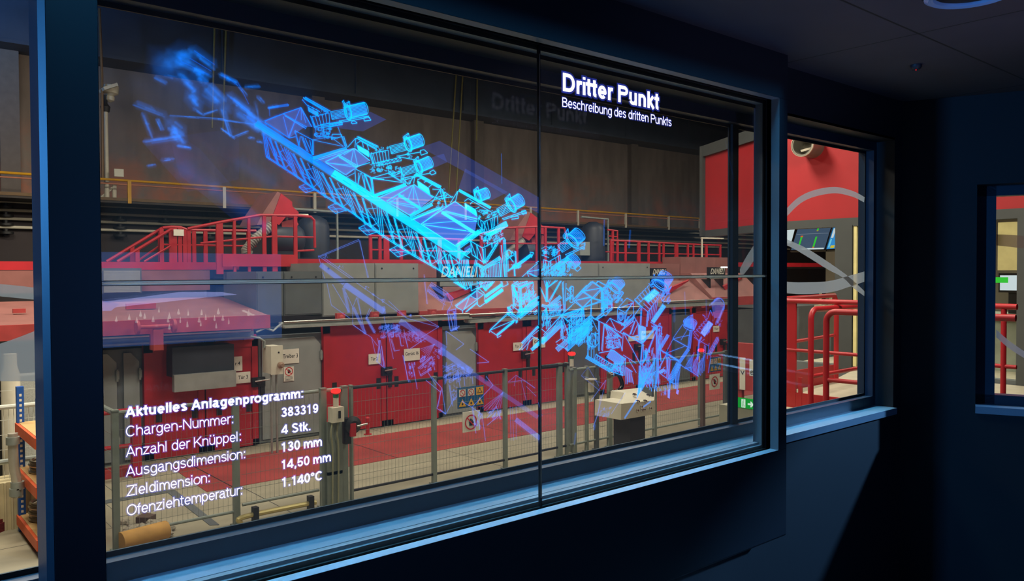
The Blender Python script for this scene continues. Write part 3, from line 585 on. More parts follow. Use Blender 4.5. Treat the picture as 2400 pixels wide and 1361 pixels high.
def chute(label, dx, dy, sc, Y):
    f = lambda x, y: (640+dx+(x-640)*sc, 500+dy+(y-500)*sc)
    e = empty('red_chute', P(*f(655, 530), Y), label, 'chute', 'red chutes on the mill')
    m = MB(); m.extrude([P(*f(*p), Y) for p in ((650, 449), (659, 453), (640, 524), (602, 527), (613, 505))], (0, .9, 0)); m.build('cheek', PINK, e)
    m = MB(); m.extrude([P(*f(*p), Y-.02) for p in ((659, 453), (685, 473), (685, 483), (700, 497), (698, 510), (670, 508), (654, 527), (636, 516))], (0, .9, 0)); m.build('hood', RED, e)
    m = MB(); m.extrude([P(*f(*p), Y+.1) for p in ((660, 520), (690, 512), (700, 525), (672, 560), (662, 545))], (0, .5, 0)); m.build('outlet', REDW, e)
    m = MB(); pts = smooth_line([f(637, 527), f(620, 542), f(600, 558), f(585, 575), f(576, 588), f(586, 597)], 8); m.tube([(v.x, v.y, max(v.z, ZD+.1)) for v in (P(x, y, Y-.25) for x, y in pts)], [.085+.012*(i % 2) for i in range(len(pts))], 10); m.build('corrugated_hose', M('hose_grey', (150, 146, 136), .6), e, True)
    m = MB(); c = P(*f(628, 560), Y+.3); m.lathe(c, (1, 0, 0), [(.1, 0), (.32, .05), (.32, .6), (.25, .7), (.1, .75)], 18); m.box(c.x+.1, c.x+.6, Y+.1, Y+.6, ZD-.02, c.z); m.build('drive_motor', M('motor_dark', (40, 46, 60), .5), e, True)
chute('red angular chute with grey hose at the left, above the platform railing', 0, 0, 1, 15.3)
chute('red angular chute with grey hose left of the tall display seam', 588, 40, .88, 15.3)
for (px, py, lab) in ((735, 545, 'dark motor column right of the left red chute'), (1390, 560, 'dark motor column right of the tall display seam')):
    c = P(px, 612, 16.9); c.z = ZD-.02; z1 = P(px, py-40, 16.9).z; e = empty('vertical_motor', c, lab, 'motor', 'dark vertical motors')
    m = MB(); m.lathe(c, (0, 0, 1), [(.5, 0), (.5, .1), (.36, .16), (.36, z1-c.z-.25), (.3, z1-c.z-.1), (.12, z1-c.z)], 20); m.build('motor_body', M('motor_dark', (40, 46, 60), .5), e, True)
    m = MB(); m.box(c.x-.75, c.x-.34, 16.7, 17.0, c.z+.3, c.z+.7); m.build('terminal_box', GREY, e); m = MB(); m.tube([(c.x+.55, 16.8, c.z), (c.x+.55, 16.8, z1+.1), (c.x-.6, 16.8, z1+.12)], .035, 8); m.build('air_pipe', GALV, e, True)
for px, y0, lab in ((672, 505, 'thin grey standpipe beside the left red chute'), (1645, 560, 'thin grey standpipe on the platform near the right window post')):
    m = MB(); q_ = P(px, y0, 15.45); m.tube([q_, Vector((q_.x, 15.45, ZD-.02))], .03, 8); m.tube([P(px-2, y0-2, 15.45), P(px+50, y0-1, 15.45)], .025, 8); t = m.build('standpipe', CREAM, None, True); tag(t, lab, 'pipe', 'thin standpipes')

# ------------------------------------------------------------------ far wall: pipes, walkway, mast, cables
YW = 21.75
for i, (y0, lab) in enumerate(((471, 'topmost of the four long cream pipes on the far wall'), (491.5, 'second from top of the four long cream wall pipes'), (511.5, 'third from top of the four long cream wall pipes'), (531.5, 'lowest of the four long cream pipes on the far wall'))):
    z = P(0, y0, YW).z; m = MB(); m.tube([(-13, YW, z), (45, YW, z)], .035, 8); t = m.build('wall_pipe', CREAM, None, True); tag(t, lab, 'pipe', 'four cream pipes on the far wall')
zz = [P(0, y, YW).z for y in (471, 491.5, 511.5, 531.5)]
for i, (px, w_) in enumerate(((13, 'at the far left edge'), (281, 'below the white camera mast'), (387, 'left of the white notice plate'), (491, 'above the left red railing'), (592, 'left of the red chute'))):
    x = P(px, 500, YW).x; e = empty('pipe_bracket', (x, YW, zz[3]-.2), 'dark pipe bracket carrying four cream wall pipes, '+w_, 'bracket', 'pipe brackets on the far wall')
    m = MB(); m.box(x-.04, x+.04, YW+.04, YW+.16, zz[3]-.2, zz[0]+.1); m.build('bracket_post', BLACK, e)
    for z in zz: m = MB(); m.lathe((x, YW, z-.16), (0, 0, 1), [(.16, 0), (.16, .05), (.05, .06), (.05, .12)], 12); m.build('clamp', BLACK, e, True)
YK = 20.6
xa, xb = -13, P(1660, 505, YK).x
e = empty('walkway', ((xa+xb)/2, YK, P(0, 462, YK).z), 'long walkway with yellow handrail in front of the far wall', 'walkway')
zr = P(0, 403.5, YK).z; zd0, zd1 = P(0, 462, YK).z, P(0, 454, YK).z
m = MB(); m.box(xa, xb, YK, YK+1.2, zd0, zd1); m.build('deck', M('deck_dark', (62, 56, 54), .7), e); m = MB(); m.tube([(xa, YK, zr), (xb, YK, zr)], .03, 8); m.build('handrail', YELLOW, e, True)
z = P(0, 414, YK).z; m = MB(); m.tube([(xa, YK, z), (xb, YK, z)], .018, 6); m.build('knee_rail', M('rail_rose', (196, 128, 100), .5), e, True)
m = MB(); m.box(xa, xb, YK-.02, YK, zd1-.02, zd1+.05); m.build('toe_strip', M('toe_brown', (110, 84, 54), .6), e)
for px in (303, 525, 737, 930, 1090, 1243, 1354, 1466, 1567, 1640):
    x = P(px, 450, YK).x; m = MB(); m.box(x-.04, x+.04, YK-.03, YK+.03, zd0, zr); m.build('post', YELLOW if px == 303 else CREAM, e)
c = P(250, 418, 20.85); c.z = P(0, 454, YK).z; e = empty('camera_mast', c, 'cream mast with weatherproof camera above the walkway at left', 'camera mast')
m = MB(); m.tube([c, P(247, 262, 20.85)], .055, 10); m.build('mast', CREAM, e, True)
m = MB(); m.lathe(P(247, 262, 20.85), (0, 0, 1), [(.09, 0), (.11, .12), (.05, .2), (.05, .4)], 12); m.build('mount', BLACK, e, True)
m = MB(); m.lathe(P(257, 240, 20.85), (.1, 0, 1), [(.02, 0), (.1, .05), (.1, .14), (.07, .16), (.17, .22), (.17, .4), (.06, .44)], 14); m.build('camera_head', CREAM, e, True)
m = MB(); m.bar(P(238, 211, 20.7), P(270, 201, 20.7), .45, .07); m.build('sun_shield', WHITE, e)
m = MB(); m.tube([P(233, 20, 20.7), P(239, 180, 20.7), P(241, 420, 20.7)], .03, 6); m.build('feed_cable', M('cable_brown', (130, 100, 70), .5), e, True)
b = bx(268, 395, 290, 413, 20.52, .06); t = b.build('field_box', WHITE); tag(t, 'small white electrical box on the walkway right of the mast', 'electrical box')
m = MB(); q = P(268, 432, 20.9); q1 = P(268, 455, 20.9); q1.z = P(0, 454, YK).z; q2 = q1-Vector((.35, 0, 0)); m.tube([q, q1], .05, 8); m.tube([P(268, 436, 20.9), q2], .03, 6); t = m.build('mast_foot', CREAM, None, True); tag(t, 'pale braced stand foot on the walkway below the white box', 'stand')
for i, (x0, y0, x1, y1, lab) in enumerate(((503, 60, 497, 300, 'left crane cable of the pair above the blurred blue arm'), (530, 60, 522, 310, 'right crane cable of the pair above the blurred blue arm'), (1071, 150, 1050, 470, 'leftmost of three crane cables left of the seam'), (1086, 150, 1068, 470, 'middle of three crane cables left of the seam'), (1119, 150, 1117, 330, 'rightmost of three crane cables left of the seam'))):
    q0, q1 = P(x0, y0, 21.27), P(x1, y1, 21.27); q0 = q1+(q0-q1)*((9.25-q1.z)/(q0.z-q1.z)); m = MB(); m.tube([q0, q1], .026, 6); t = m.build('crane_cable', M('cable_olive', (150, 140, 80), .5)); tag(t, lab, 'cable', 'hanging crane cables')
# ------------------------------------------------------------------ fence in front of the mill, signal columns, signs
YF = 9.07
FGREY = M('fence_grey', (128, 136, 126), .5, var=.1, scale=8)
WIRE = M('fence_wire', (126, 130, 122), .5, var=.05)
zft = P(268, 968, YF).z
def fence_panel(label, px0, px1, z0=None, z1=None, posts=(), rail_mat=FGREY, rail_r=.022, wires=True, Y=YF):
    x0, x1 = P(px0, 1000, Y).x, P(px1, 1000, Y).x; z0 = HZ+.16 if z0 is None else z0; z1 = zft if z1 is None else z1
    e = empty('fence_panel', ((x0+x1)/2, Y, HZ), label, 'fence', 'wire mesh fence panels')
    m = MB(); m.tube([(x0, Y, z1), (x1, Y, z1)], rail_r, 8); m.build('top_rail', rail_mat, e, True)
    m = MB(); m.tube([(x0, Y, z0), (x1, Y, z0)], .018, 8); m.build('bottom_rail', rail_mat, e, True)
    m = MB(); n = int((z1-z0)/.2)
    for i in range(1, n+1): m.bar((x0, Y+.01, z0+(z1-z0)*i/(n+1)), (x1, Y+.01, z0+(z1-z0)*i/(n+1)), .004, .004)
    k = int((x1-x0)/.055)
    for i in range(1, k): m.bar((x0+(x1-x0)*i/k, Y+.014, z0), (x0+(x1-x0)*i/k, Y+.014, z1), .0022, .0022)
    if wires: m.build('wire_mesh', WIRE, e)
    for px, wd, mt in posts:
        x = P(px, 1000, Y).x; m = MB(); m.box(x-wd/2, x+wd/2, Y-.03, Y+.03, HZ, z1+.02); m.box(x-wd/2-.02, x+wd/2+.02, Y-.06, Y+.06, HZ, HZ+.012); m.box(x-wd/2-.004, x+wd/2+.004, Y-.034, Y+.034, z1+.02, z1+.035); m.build('post', mt, e)
    return e
fence_panel('mesh fence panel with corner post under the white data list', 271, 545, posts=((269, .065, FGREY), (552, .07, FGREY)))
fence_panel('mesh gate panel between the double post and the red signal column', 566, 746, z0=HZ+.22, posts=((757, .075, FGREY),))
fence_panel('narrow mesh fence panel behind the red signal column', 764, 800, posts=((807, .075, FGREY),))
BLKR = M('black_hose', (24, 24, 30), .6)
fence_panel('long mesh fence panel with dark top rail and the barred hand sign', 822, 1262, posts=((823, .03, FGREY), (1017, .055, FGREY), (1184, .05, FGREY)), rail_mat=BLKR, z0=HZ+.13)
fence_panel('mesh fence panel right of the tall seam with dark padded rail', 1268, 1331, posts=((1311, .085, FGREY), (1328, .03, FGREY)), rail_mat=BLKR, rail_r=.035)
fence_panel('mesh fence panel with pale top rail behind the control desk', 1334, 1640, posts=((1346, .06, FGREY), (1375, .035, FGREY), (1398, .06, GREYD), (1429, .085, FGREY), (1534, .06, FGREY)), z1=P(1334, 867, YF).z)
fence_panel('mesh fence panel with leaning brown post left of the window post', 1644, 1712, posts=((1647, .085, M('brown_post', (96, 76, 70), .6)), (1700, .085, GREYD)), z1=P(1334, 867, YF).z)
# side run towards the mill
x = P(269, 1000, YF).x; e = empty('side_fence', (x, 10.6, HZ), 'side run of grey fence going back from the corner post', 'fence')
m = MB(); m.tube([(x, YF, zft), (x, 12.4, zft+.02)], .03, 8); m.build('top_rail', FGREY, e, True)
m = MB()
for i in range(1, 7): m.bar((x, YF, HZ+.2*i), (x, 12.4, HZ+.2*i), .004, .004)
m.build('wire_mesh', WIRE, e); m = MB(); m.box(x-.03, x+.03, 12.36, 12.44, HZ, zft); m.build('post', FGREY, e)
# red guard rail in front of the hooded door, far left
e = empty('floor_guard', P(300, 1100, 12.2), 'red tubular guard at the left in front of the grey cabinet', 'guard rail')
m = MB(); z = P(250, 967, 12.2).z; m.tube([(P(180, 967, 12.2).x, 12.2, z), (P(325, 967, 12.2).x, 12.2, z)], .035, 8); z2 = z-.5; m.tube([(P(180, 967, 12.2).x, 12.2, z2), (P(325, 967, 12.2).x, 12.2, z2)], .03, 8); each(m, 'rail', RED, e, 1, True)
x = P(318, 1000, 12.2).x; m = MB(); m.box(x-.06, x+.06, 12.14, 12.26, HZ, z+.03); m.build('post', RED, e)
m = MB(); m.box(P(180, 1100, 12.2).x, x, 12.3, 12.5, HZ, HZ+.12); m.build('kick_plate', REDW, e)

def signal(label, px, yl, ytube, ybox, Y, box=True):
    c = P(px, yl+8, Y); x = c.x; zl = c.z; zt = P(px, ytube, Y).z; zb = P(px, ybox, Y).z
    e = empty('signal_lamp', (x, Y, HZ), label, 'signal lamp', 'red signal lamps on the fence')
    m = MB(); m.lathe((x, Y, zl-.04), (0, 0, 1), [(.045, .012), (.06, .03), (.06, .045), (.045, .06), (.01, .066)], 16); m.build('red_lens', emit('lamp_red', (255, 24, 20), 9), e, True)
    m = MB(); m.lathe((x, Y, zl-.085), (0, 0, 1), [(.036, 0), (.036, .045)], 14); m.build('green_lens', M('green_lens', (40, 120, 84), .3), e)
    m = MB(); m.lathe((x, Y, zt), (0, 0, 1), [(.034, 0), (.034, zl-.085-zt)], 14); m.build('tube', CREAM, e, True)
    if box:
        m = MB(); w_ = .08; m.box(x-w_, x+w_, Y-.06, Y+.06, zb, zt+.01); bb = m.build('switch_box', BEIGE, e)
        m = MB(); m.box(x+.0, x+.03, Y-.07, Y-.06, zb+.05, zb+.14); m.build('key_switch', BLACK, bb)
        m = MB()
        for i, dx in enumerate((-.05, .03)): m.tube(smooth_line([(x+dx, Y, zb), (x+dx-.03, Y-.02, zb-.15), (x+dx, Y, zb-.35), (x+dx, Y+.02, HZ)], 6), .011, 6)
        each(m, 'cable', M('cable_grey', (150, 150, 120), .6), e, 1, True)
        m = MB(); m.box(x-.1, x+.1, Y+.03, Y+.06, HZ+.4, HZ+.44); m.box(x-.1, x+.1, Y+.03, Y+.06, HZ, zb); each(m, 'mounting_plate', FGREY, e)
    else:
        m = MB(); m.box(x-.03, x+.03, Y, Y+.05, HZ, zt); m.build('stand', FGREY, e)
    return e
signal('glowing red signal lamp on a beige switch box by the gate post', 787, 907, 955, 988, 8.95)
signal('glowing red signal lamp right of the tall seam', 1340, 820, 858, 880, 9.2, False)
signal('glowing red signal lamp near the right window post', 1643, 812, 850, 870, 9.2, False)
# interlock switch on the gate post
c = P(822, 1000, 8.98); e = empty('gate_interlock', c, 'black gate interlock with red handle beside the signal column', 'interlock switch')
m = MB(); m.box(c.x-.1, c.x-.02, 8.93, 9.03, c.z-.2, c.z+.12); m.lathe((c.x, 8.95, c.z+.03), (0, -1, 0), [(.11, 0), (.11, .04), (.06, .07)], 18); m.build('body', BLACK, e)
m = MB(); m.box(c.x-.06, c.x+.01, 8.86, 8.9, c.z-.1, c.z+.06); m.build('red_handle', RED, e); m = MB(); m.tube([(c.x+.02, 8.86, c.z+.02), (c.x+.17, 8.86, c.z+.035)], .012, 8); m.build('bolt', STEEL, e)
# bollard, conduit on the floor
q = PZ(862, 1018, HZ); e = m = MB(); m.lathe(q, (0, 0, 1), [(.07, 0), (.07, .012), (.035, .014), (.035, .22), (.05, .23), (.05, .3), (.02, .32)], 14); t = m.build('hydrant_stub', RED, None, True); tag(t, 'short red pipe stub on the red floor below the signed door', 'pipe stub')
m = MB(); a = P(566, 1215, 8.9); zc = HZ+.13; m.tube(smooth_line([(P(560, 1200, 8.9).x, 8.9, HZ), (P(563, 1200, 8.9).x, 8.9, zc-.06), (P(575, 1200, 8.9).x, 8.9, zc), (P(740, 1180, 8.9).x, 8.9, zc)], 6), .03, 8)
e = m.build('floor_conduit', M('brass_conduit', (190, 176, 120), .3, metal=.7), None, True); tag(e, 'brassy conduit along the floor under the gate panel', 'conduit')
m = MB()
for px in (598, 728): x = P(px, 1190, 8.9).x; m.box(x-.03, x+.03, 8.86, 8.94, HZ, zc+.09)
each(m, 'clamp', BLACK, e)
# barred hand sign and blue board
sg = bx(1085, 966, 1125, 1014, 8.98, .012); t = sg.build('hand_sign', WHITE); tag(t, 'white square sign with barred black hand on the long fence', 'sign'); q = P(1104, 989, 8.975); hand_symbol(t, q.x, q.z, .108, 8.974)
def board(label, px0, y0, px1, y1, Y):
    a, c_ = P(px0, y0, Y), P(px0, y1, Y); x1 = P(px1, y0, Y).x; W, H = x1-a.x, a.z-c_.z
    m = MB(); m.box(a.x, x1, Y, Y+.012, c_.z, a.z); t = m.build('safety_board', BLUESIGN); tag(t, label, 'sign', 'blue safety boards')
    for i in range(3):
        cx = a.x+W*(i+.5)/3
        s_ = W*.13
        if i < 2:
            m = MB(); m.box(cx-s_, cx+s_, Y-.004, Y, a.z-H*.44, a.z-H*.1); p = m.build('symbol_plate', WHITE, t)
            m = MB(); disc(m, cx, a.z-H*.27, s_*.8, Y-.005, 20, s_*.62); m.add([(cx-s_*.55, Y-.005, a.z-H*.27+s_*.45), (cx-s_*.45, Y-.005, a.z-H*.27+s_*.55), (cx+s_*.55, Y-.005, a.z-H*.27-s_*.45), (cx+s_*.45, Y-.005, a.z-H*.27-s_*.55)], [(0, 1, 2, 3)]); m.build('prohibition_ring', REDINK, p)
        else:
            m = MB(); m.box(cx-s_, cx+s_, Y-.004, Y, a.z-H*.44, a.z-H*.06); p = m.build('symbol_plate', YEL, t)
            m = MB(); zc = a.z-H*.36; m.add([(cx-s_*.8, Y-.005, zc), (cx+s_*.8, Y-.005, zc), (cx, Y-.005, zc+H*.26), (cx-s_*.55, Y-.0052, zc+.008), (cx+s_*.55, Y-.0052, zc+.008), (cx, Y-.0052, zc+H*.2)], [(0, 1, 4, 3), (1, 2, 5, 4), (2, 0, 3, 5)]); m.build('triangle_border', INK, p)
        m = MB(); zc = c_.z+H*.08; m.add([(cx-s_*1.1, Y-.004, zc), (cx+s_*1.1, Y-.004, zc), (cx, Y-.004, zc+H*.36)], [(0, 1, 2)]); p = m.build('warning_triangle', YEL, t)
        m = MB(); disc(m, cx, zc+H*.12, s_*.28, Y-.005, 10); m.build('triangle_symbol', INK, p)
    return t
board('blue board of six safety symbols behind the long fence', 1073, 909, 1134, 958, 9.25)
board('small blue safety board beside the right red signal lamp', 1664, 838, 1690, 872, 9.2)
sg = bx(1664, 878, 1687, 914, 9.0, .012); t = sg.build('hand_sign', WHITE); tag(t, 'small white barred hand sign near the right window post', 'sign'); q = P(1675.5, 894, 8.99); hand_symbol(t, q.x, q.z, .1, 8.993)

# operator desk
Yd_ = 7.5; e = empty('control_desk', (P(1504, 1000, Yd_).x, Yd_, HZ), 'beige push-button control desk on a dark pedestal outside', 'control desk')
def deskp(x, y, dy=0.0): return P(x, y, Yd_+dy)
m = MB(); m.extrude([deskp(1455, 984), deskp(1536, 970), deskp(1533, 938), deskp(1456, 946)], (0, .5, 0)); m.add([deskp(1456, 946), deskp(1533, 938), deskp(1535, 912, .3), deskp(1462, 920, .3)], [(0, 1, 2, 3)]); m.extrude([deskp(1462, 920, .3), deskp(1535, 912, .3), deskp(1536, 960, .3), deskp(1456, 970, .3)], (0, .25, 0)); m.build('desk_body', BEIGE, e)
m = MB(); c = P(1504, 980, Yd_); x0, x1 = P(1487, 1000, Yd_).x, P(1522, 1000, Yd_).x; m.box(x0, x1, Yd_+.08, Yd_+.4, HZ, c.z+.02); m.box(x0-.06, x1+.06, Yd_+.03, Yd_+.45, HZ, HZ+.02); m.build('pedestal', M('pedestal_black', (48, 46, 50), .5), e)
for px, py in ((1487, 925), (1519, 927), (1528, 918), (1502, 953), (1493, 962), (1503, 961), (1508, 960), (1523, 957), (1495, 941), (1512, 940)):
    p = P(px, py, Yd_-.005 if py > 935 else Yd_+.14); m = MB(); m.lathe(p+Vector((0, .02, 0)), (0, -1, .15), [(.022, 0), (.022, .03), (.014, .035), (.014, .05), (.004, .052)], 12); m.build('push_button', M('chrome', (225, 225, 225), .12, metal=1, var=.02), e, True)
m = MB(); p = P(1542, 930, Yd_); m.box(p.x-.01, p.x+.03, Yd_+.1, Yd_+.3, p.z-.2, p.z+.12); m.build('side_plate', GREYD, e)
e = empty('exhaust_elbow', P(1452, 925, 8.6), 'shiny curved metal hose hooked over a fence post', 'hose')
m = MB(); m.tube([P(x, y, 8.6) for x, y in smooth_line([(1434, 879), (1446, 876), (1453, 884), (1458, 902), (1450, 915), (1436, 920)], 6)], .035, 10); m.build('hose_body', M('dark_chrome', (70, 70, 66), .15, metal=1), e, True)
m = MB(); m.lathe(P(1436, 878, 8.6), (-1, 0, -.1), [(.045, 0), (.045, .09)], 12); m.lathe(P(1438, 919, 8.6), (-1, 0, -.3), [(.045, 0), (.045, .07)], 12); each(m, 'coupling', STEEL, e, 1, True)
m = MB(); q = P(1432, 950, 8.6); m.lathe((q.x, 8.6, q.z-.03), (0, 0, 1), [(.02, 0), (.06, .02), (.06, .08), (.02, .1)], 12); t = m.build('black_knob', BLACK, e, True)
m = MB(); q = P(1385, 889, 9.0); m.lathe((q.x, 9.0, q.z), (0, 0, 1), [(.1, 0), (.1, .012)], 16); m.box(q.x-.04, q.x+.04, 8.97, 9.03, q.z-.2, q.z); t = m.build('post_cap', BEIGE); tag(t, 'pale capped sensor box on the fence left of the curved hose', 'sensor')

# debris and roll at the foot of the corner post
e = P(330, 1290, 8.95); m = MB(); p0, p1 = PZ(283, 1292, HZ), PZ(390, 1262, HZ); p0.z = p1.z = HZ+.1
m.tube([p0, p1], .1, 14); t = m.build('foam_roll', M('ochre_foam', (186, 140, 70), .8, var=.15), None, True); tag(t, 'ochre roll lying on the floor beside the fence corner post', 'roll')
random.seed(3)
STONE = M('rubble', (150, 142, 124), .9, var=.25, scale=14); gb = PZ(330, 1250, HZ)
m = MB()
for i in range(60):
    q = PZ(random.uniform(285, 400), random.uniform(1226, 1262), HZ); r = random.uniform(.02, .07); m.lathe(q, (random.uniform(-.4, .4), random.uniform(-.4, .4), 1), [(r*.6, 0), (r, r*.35), (r*.7, r*.8), (r*.1, r)], 6)
t = m.build('rubble', STONE); tag(t, 'scatter of pale rubble on the floor behind the ochre roll', 'rubble', kind='stuff')
q0, q1 = PZ(318, 1226, HZ), PZ(366, 1218, HZ); m = MB(); m.extrude([q0, q0.lerp(q1, .5)+Vector((0, -.1, 0)), q1, q0.lerp(q1, .6)+Vector((0, .16, 0))], (0, 0, .07)); t = m.build('scrap_board', M('scrap_brown', (86, 66, 54), .7)); tag(t, 'dark brown scrap board lying on the rubble', 'scrap')

# ------------------------------------------------------------------ left slice: rack, fence, duct, broom
U = PZ(52, 1243, HZ); XU, YU = U.x, U.y
e = empty('storage_rack', (XU+.4, YU-.7, HZ), 'blue and orange shelf rack with wooden boards at the left edge', 'rack')
ORANGE = M('rack_orange', (222, 96, 52), .5, var=.08); WOOD = M('shelf_board', (206, 168, 112), .7, var=.1, scale=4, streak=(1, 8, 8)); BLU = M('rack_blue', (24, 84, 168), .5, var=.08)
ztop = P(52, 905, YU).z
for ux, uy in ((XU, YU), (XU+.5, YU), (XU, YU-1.15), (XU+.5, YU-1.15)):
    m = MB(); m.box(ux-.035, ux+.035, uy-.04, uy+.04, HZ, ztop); up_ = m.build('upright', BLU, e)
    m = MB(); n = 26
    for i in range(n): z = HZ+.1+(ztop-HZ-.15)*i/n; m.box(ux-.012, ux+.012, uy-.042, uy-.04, z, z+.028)
    m.build('slot_row', WHITE, up_)
levels = [P(45, y, YU).z for y in (990, 1094, 1206)]
for z in levels:
    m = MB(); m.box(XU-.05, XU-.02, YU-1.15, YU+.02, z-.11, z); m.build('shelf_beam', ORANGE, e); m = MB(); m.box(XU+.52, XU+.55, YU-1.15, YU+.02, z-.11, z); m.build('shelf_beam', ORANGE, e)
    m = MB(); m.box(XU-.02, XU+.52, YU-1.15, YU, z-.02, z+.005); m.build('shelf_board', WOOD, e)
COIL = M('coil_steel', (176, 168, 150), .3, metal=.8)
for i, (z, x, y, n, lab) in enumerate(((levels[1], XU+.24, YU-.42, 4, 'coil of shiny cable on the middle rack shelf'), (levels[2], XU+.24, YU-.36, 6, 'coil of shiny cable on the lowest rack shelf'))):
    m = MB()
    for k in range(n): m.tube([(x+(.22-.012*(k % 2))*math.cos(a), y+(.22-.012*(k % 2))*math.sin(a), z+.024+.034*k) for a in (2*math.pi*j/28 for j in range(28))], .017, 6, True)
    t = m.build('cable_coil', COIL, None, True); tag(t, lab, 'cable coil', 'coils on the rack')
m = MB(); m.box(XU+.1, XU+.42, YU-.95, YU-.66, levels[2]+.006, levels[2]+.45); t = m.build('grey_canister', GREYD); tag(t, 'dark grey box on the lowest rack shelf', 'box')
p0, p1 = P(-60, 981, 9.6), P(150, 921, 9.6+.0); FW = M('white_rail', (212, 212, 200), .5)
yb0 = YU+.3; e = empty('white_mesh_fence', (1.2, yb0, HZ), 'white topped mesh fence behind the blue rack upright', 'fence')
zt_ = P(40, 951, yb0).z; xa_, xb_ = P(-90, 960, yb0).x, P(150, 940, yb0).x
m = MB(); m.tube([(xa_, yb0, zt_), (xb_, yb0, zt_)], .028, 8); m.build('top_rail', FW, e, True)
m = MB(); m.tube([(xa_, yb0, HZ+.75), (xb_, yb0, HZ+.75)], .03, 8); m.tube([(xa_, yb0, HZ+.12), (xb_, yb0, HZ+.12)], .03, 8); each(m, 'cross_rail', GALV, e, 1, True)
m = MB(); k = int((xb_-xa_)/.05)
for i in range(k): m.bar((xa_+i*.05, yb0+.03, HZ+.1), (xa_+i*.05, yb0+.03, zt_), .0045, .0045)
for i in range(9): m.bar((xa_, yb0+.036, HZ+.2+i*.17), (xb_, yb0+.036, HZ+.2+i*.17), .0045, .0045)
m.build('wire_mesh', FW, e)
c = PZ(32, 1215, HZ); e = empty('duct', (c.x, 11.2, HZ), 'pale vertical duct with bent pipe behind the mesh fence at left', 'duct')
x = P(27, 1000, 11.2).x; m = MB(); m.lathe((x, 11.2, HZ), (0, 0, 1), [(.1, 0), (.1, 1.7), (.07, 1.8), (.07, 1.95)], 16); m.build('duct_tube', CREAM, e, True)
m = MB(); m.tube([P(px, py, 9.9) for px, py in smooth_line([(30, 1015), (31, 1060), (33, 1090), (38, 1120), (41, 1140), (38, 1165)], 5)], .05, 10); pp = m.build('bent_pipe', M('pipe_silver', (190, 184, 172), .35, metal=.6), e, True)
m = MB()
for px, py in ((30, 1032), (41, 1137), (38, 1152)): q = P(px, py, 9.9); m.lathe((q.x, 9.9, q.z-.04), (0, 0, 1), [(.065, 0), (.065, .08)], 12)
each(m, 'pipe_collar', GALV, pp, 1, True)
m = MB(); x0, x1 = P(-90, 1000, 12).x, P(30, 1000, 12).x; m.box(x0, x1, 12, 12.4, HZ, P(0, 930, 12).z); t = m.build('dark_machine_block', BLACK); tag(t, 'dark machine block behind the mesh fence at the left edge', 'machine')
m = MB(); x0, x1 = P(48, 1000, 11.6).x, P(150, 1000, 11.6).x; m.box(x0, x1, 11.6, 11.9, HZ, P(60, 880, 11.6).z); t = m.build('perforated_screen', M('perforated', (172, 174, 168), .5, var=.2, scale=60)); tag(t, 'pale perforated screen behind the blue rack upright', 'screen')
m = MB(); x0, x1 = P(-60, 1000, 10.6).x, P(85, 1000, 10.6).x; m.box(x0, x1, 10.6, 11.0, HZ, P(20, 1130, 10.6).z)
for i in range(9): xx = x0+(x1-x0)*i/9; m.box(xx, xx+.02, 10.58, 10.6, HZ, P(20, 1130, 10.6).z)
t = m.build('crate_wall', M('crate_cream', (196, 182, 144), .7)); tag(t, 'cream boarded crate wall behind the mesh fence at left', 'plinth')  # boarded side wall of a crate
q = PZ(8, 1240, HZ); e = empty('broom', q, 'dark red broom head lying on the floor at the left edge', 'broom')
d = (PZ(26, 1232, HZ)-PZ(-20, 1250, HZ)).normalized(); m = MB(); m.bar(q-d*.3+Vector((0, 0, .12)), q+d*.2+Vector((0, 0, .12)), .09, .04); m.build('broom_head', M('broom_red', (110, 30, 30), .6), e)
m = MB(); random.seed(5)
m.bar(q-d*.3+Vector((0, 0, .05)), q+d*.2+Vector((0, 0, .05)), .12, .1); t = m.build('bristle', M('bristle_red', (96, 22, 24), .9, var=.4, scale=60), e)

# ------------------------------------------------------------------ right: red stair rails, second control booth
PLZ = .2; XR2 = 7.62
b = MB(); b.extrude([(XR2, 2.0, PLZ-.14), (10.97, 2.0, PLZ-.14), (10.97, 5.5, PLZ-.14), (9.0, 4.95, PLZ-.14), (XR2, 4.75, PLZ-.14)], (0, 0, .14)); t = b.build('landing', M('landing_floor', (176, 168, 148), .7, var=.08)); tag(t, 'pale landing in front of the second control booth', 'landing')
def tube_rail(label, tubes, posts=(), plates=(), grp='red stair railings by the second booth'):
    q = tubes[0][0][0]; e = empty('stair_railing', (q[0], q[1], HZ), label, 'railing', grp)
    for i, (pts, r) in enumerate(tubes):
        m = MB(); m.tube(pts, r, 12); m.build('handrail' if i == 0 else 'mid_rail', RED, e, True)
    for pts, r in posts: m = MB(); m.tube(pts, r, 12); m.build('post', RED, e, True)
    for pl in plates: m = MB(); m.box(*pl); m.build('toe_board', RED, e)
    return e
tube_rail('long red railing running back across window two, with a red toe board', [([(XR2, 2.4, 1.29), (XR2, 4.75, 1.29)], .026), ([(XR2, 2.4, .78), (XR2, 4.75, .78)], .018)], [([(XR2, 3.72, HZ), (XR2, 3.72, 1.27)], .022), ([(XR2, 2.5, HZ), (XR2, 2.5, 1.27)], .022)], [(XR2-.01, XR2+.01, 2.2, 4.75, PLZ-.08, PLZ+.14), (XR2-.012, XR2+.012, 4.43, 4.53, PLZ, 1.27), (XR2-.012, XR2+.012, 4.36, 4.4, PLZ, .5)])
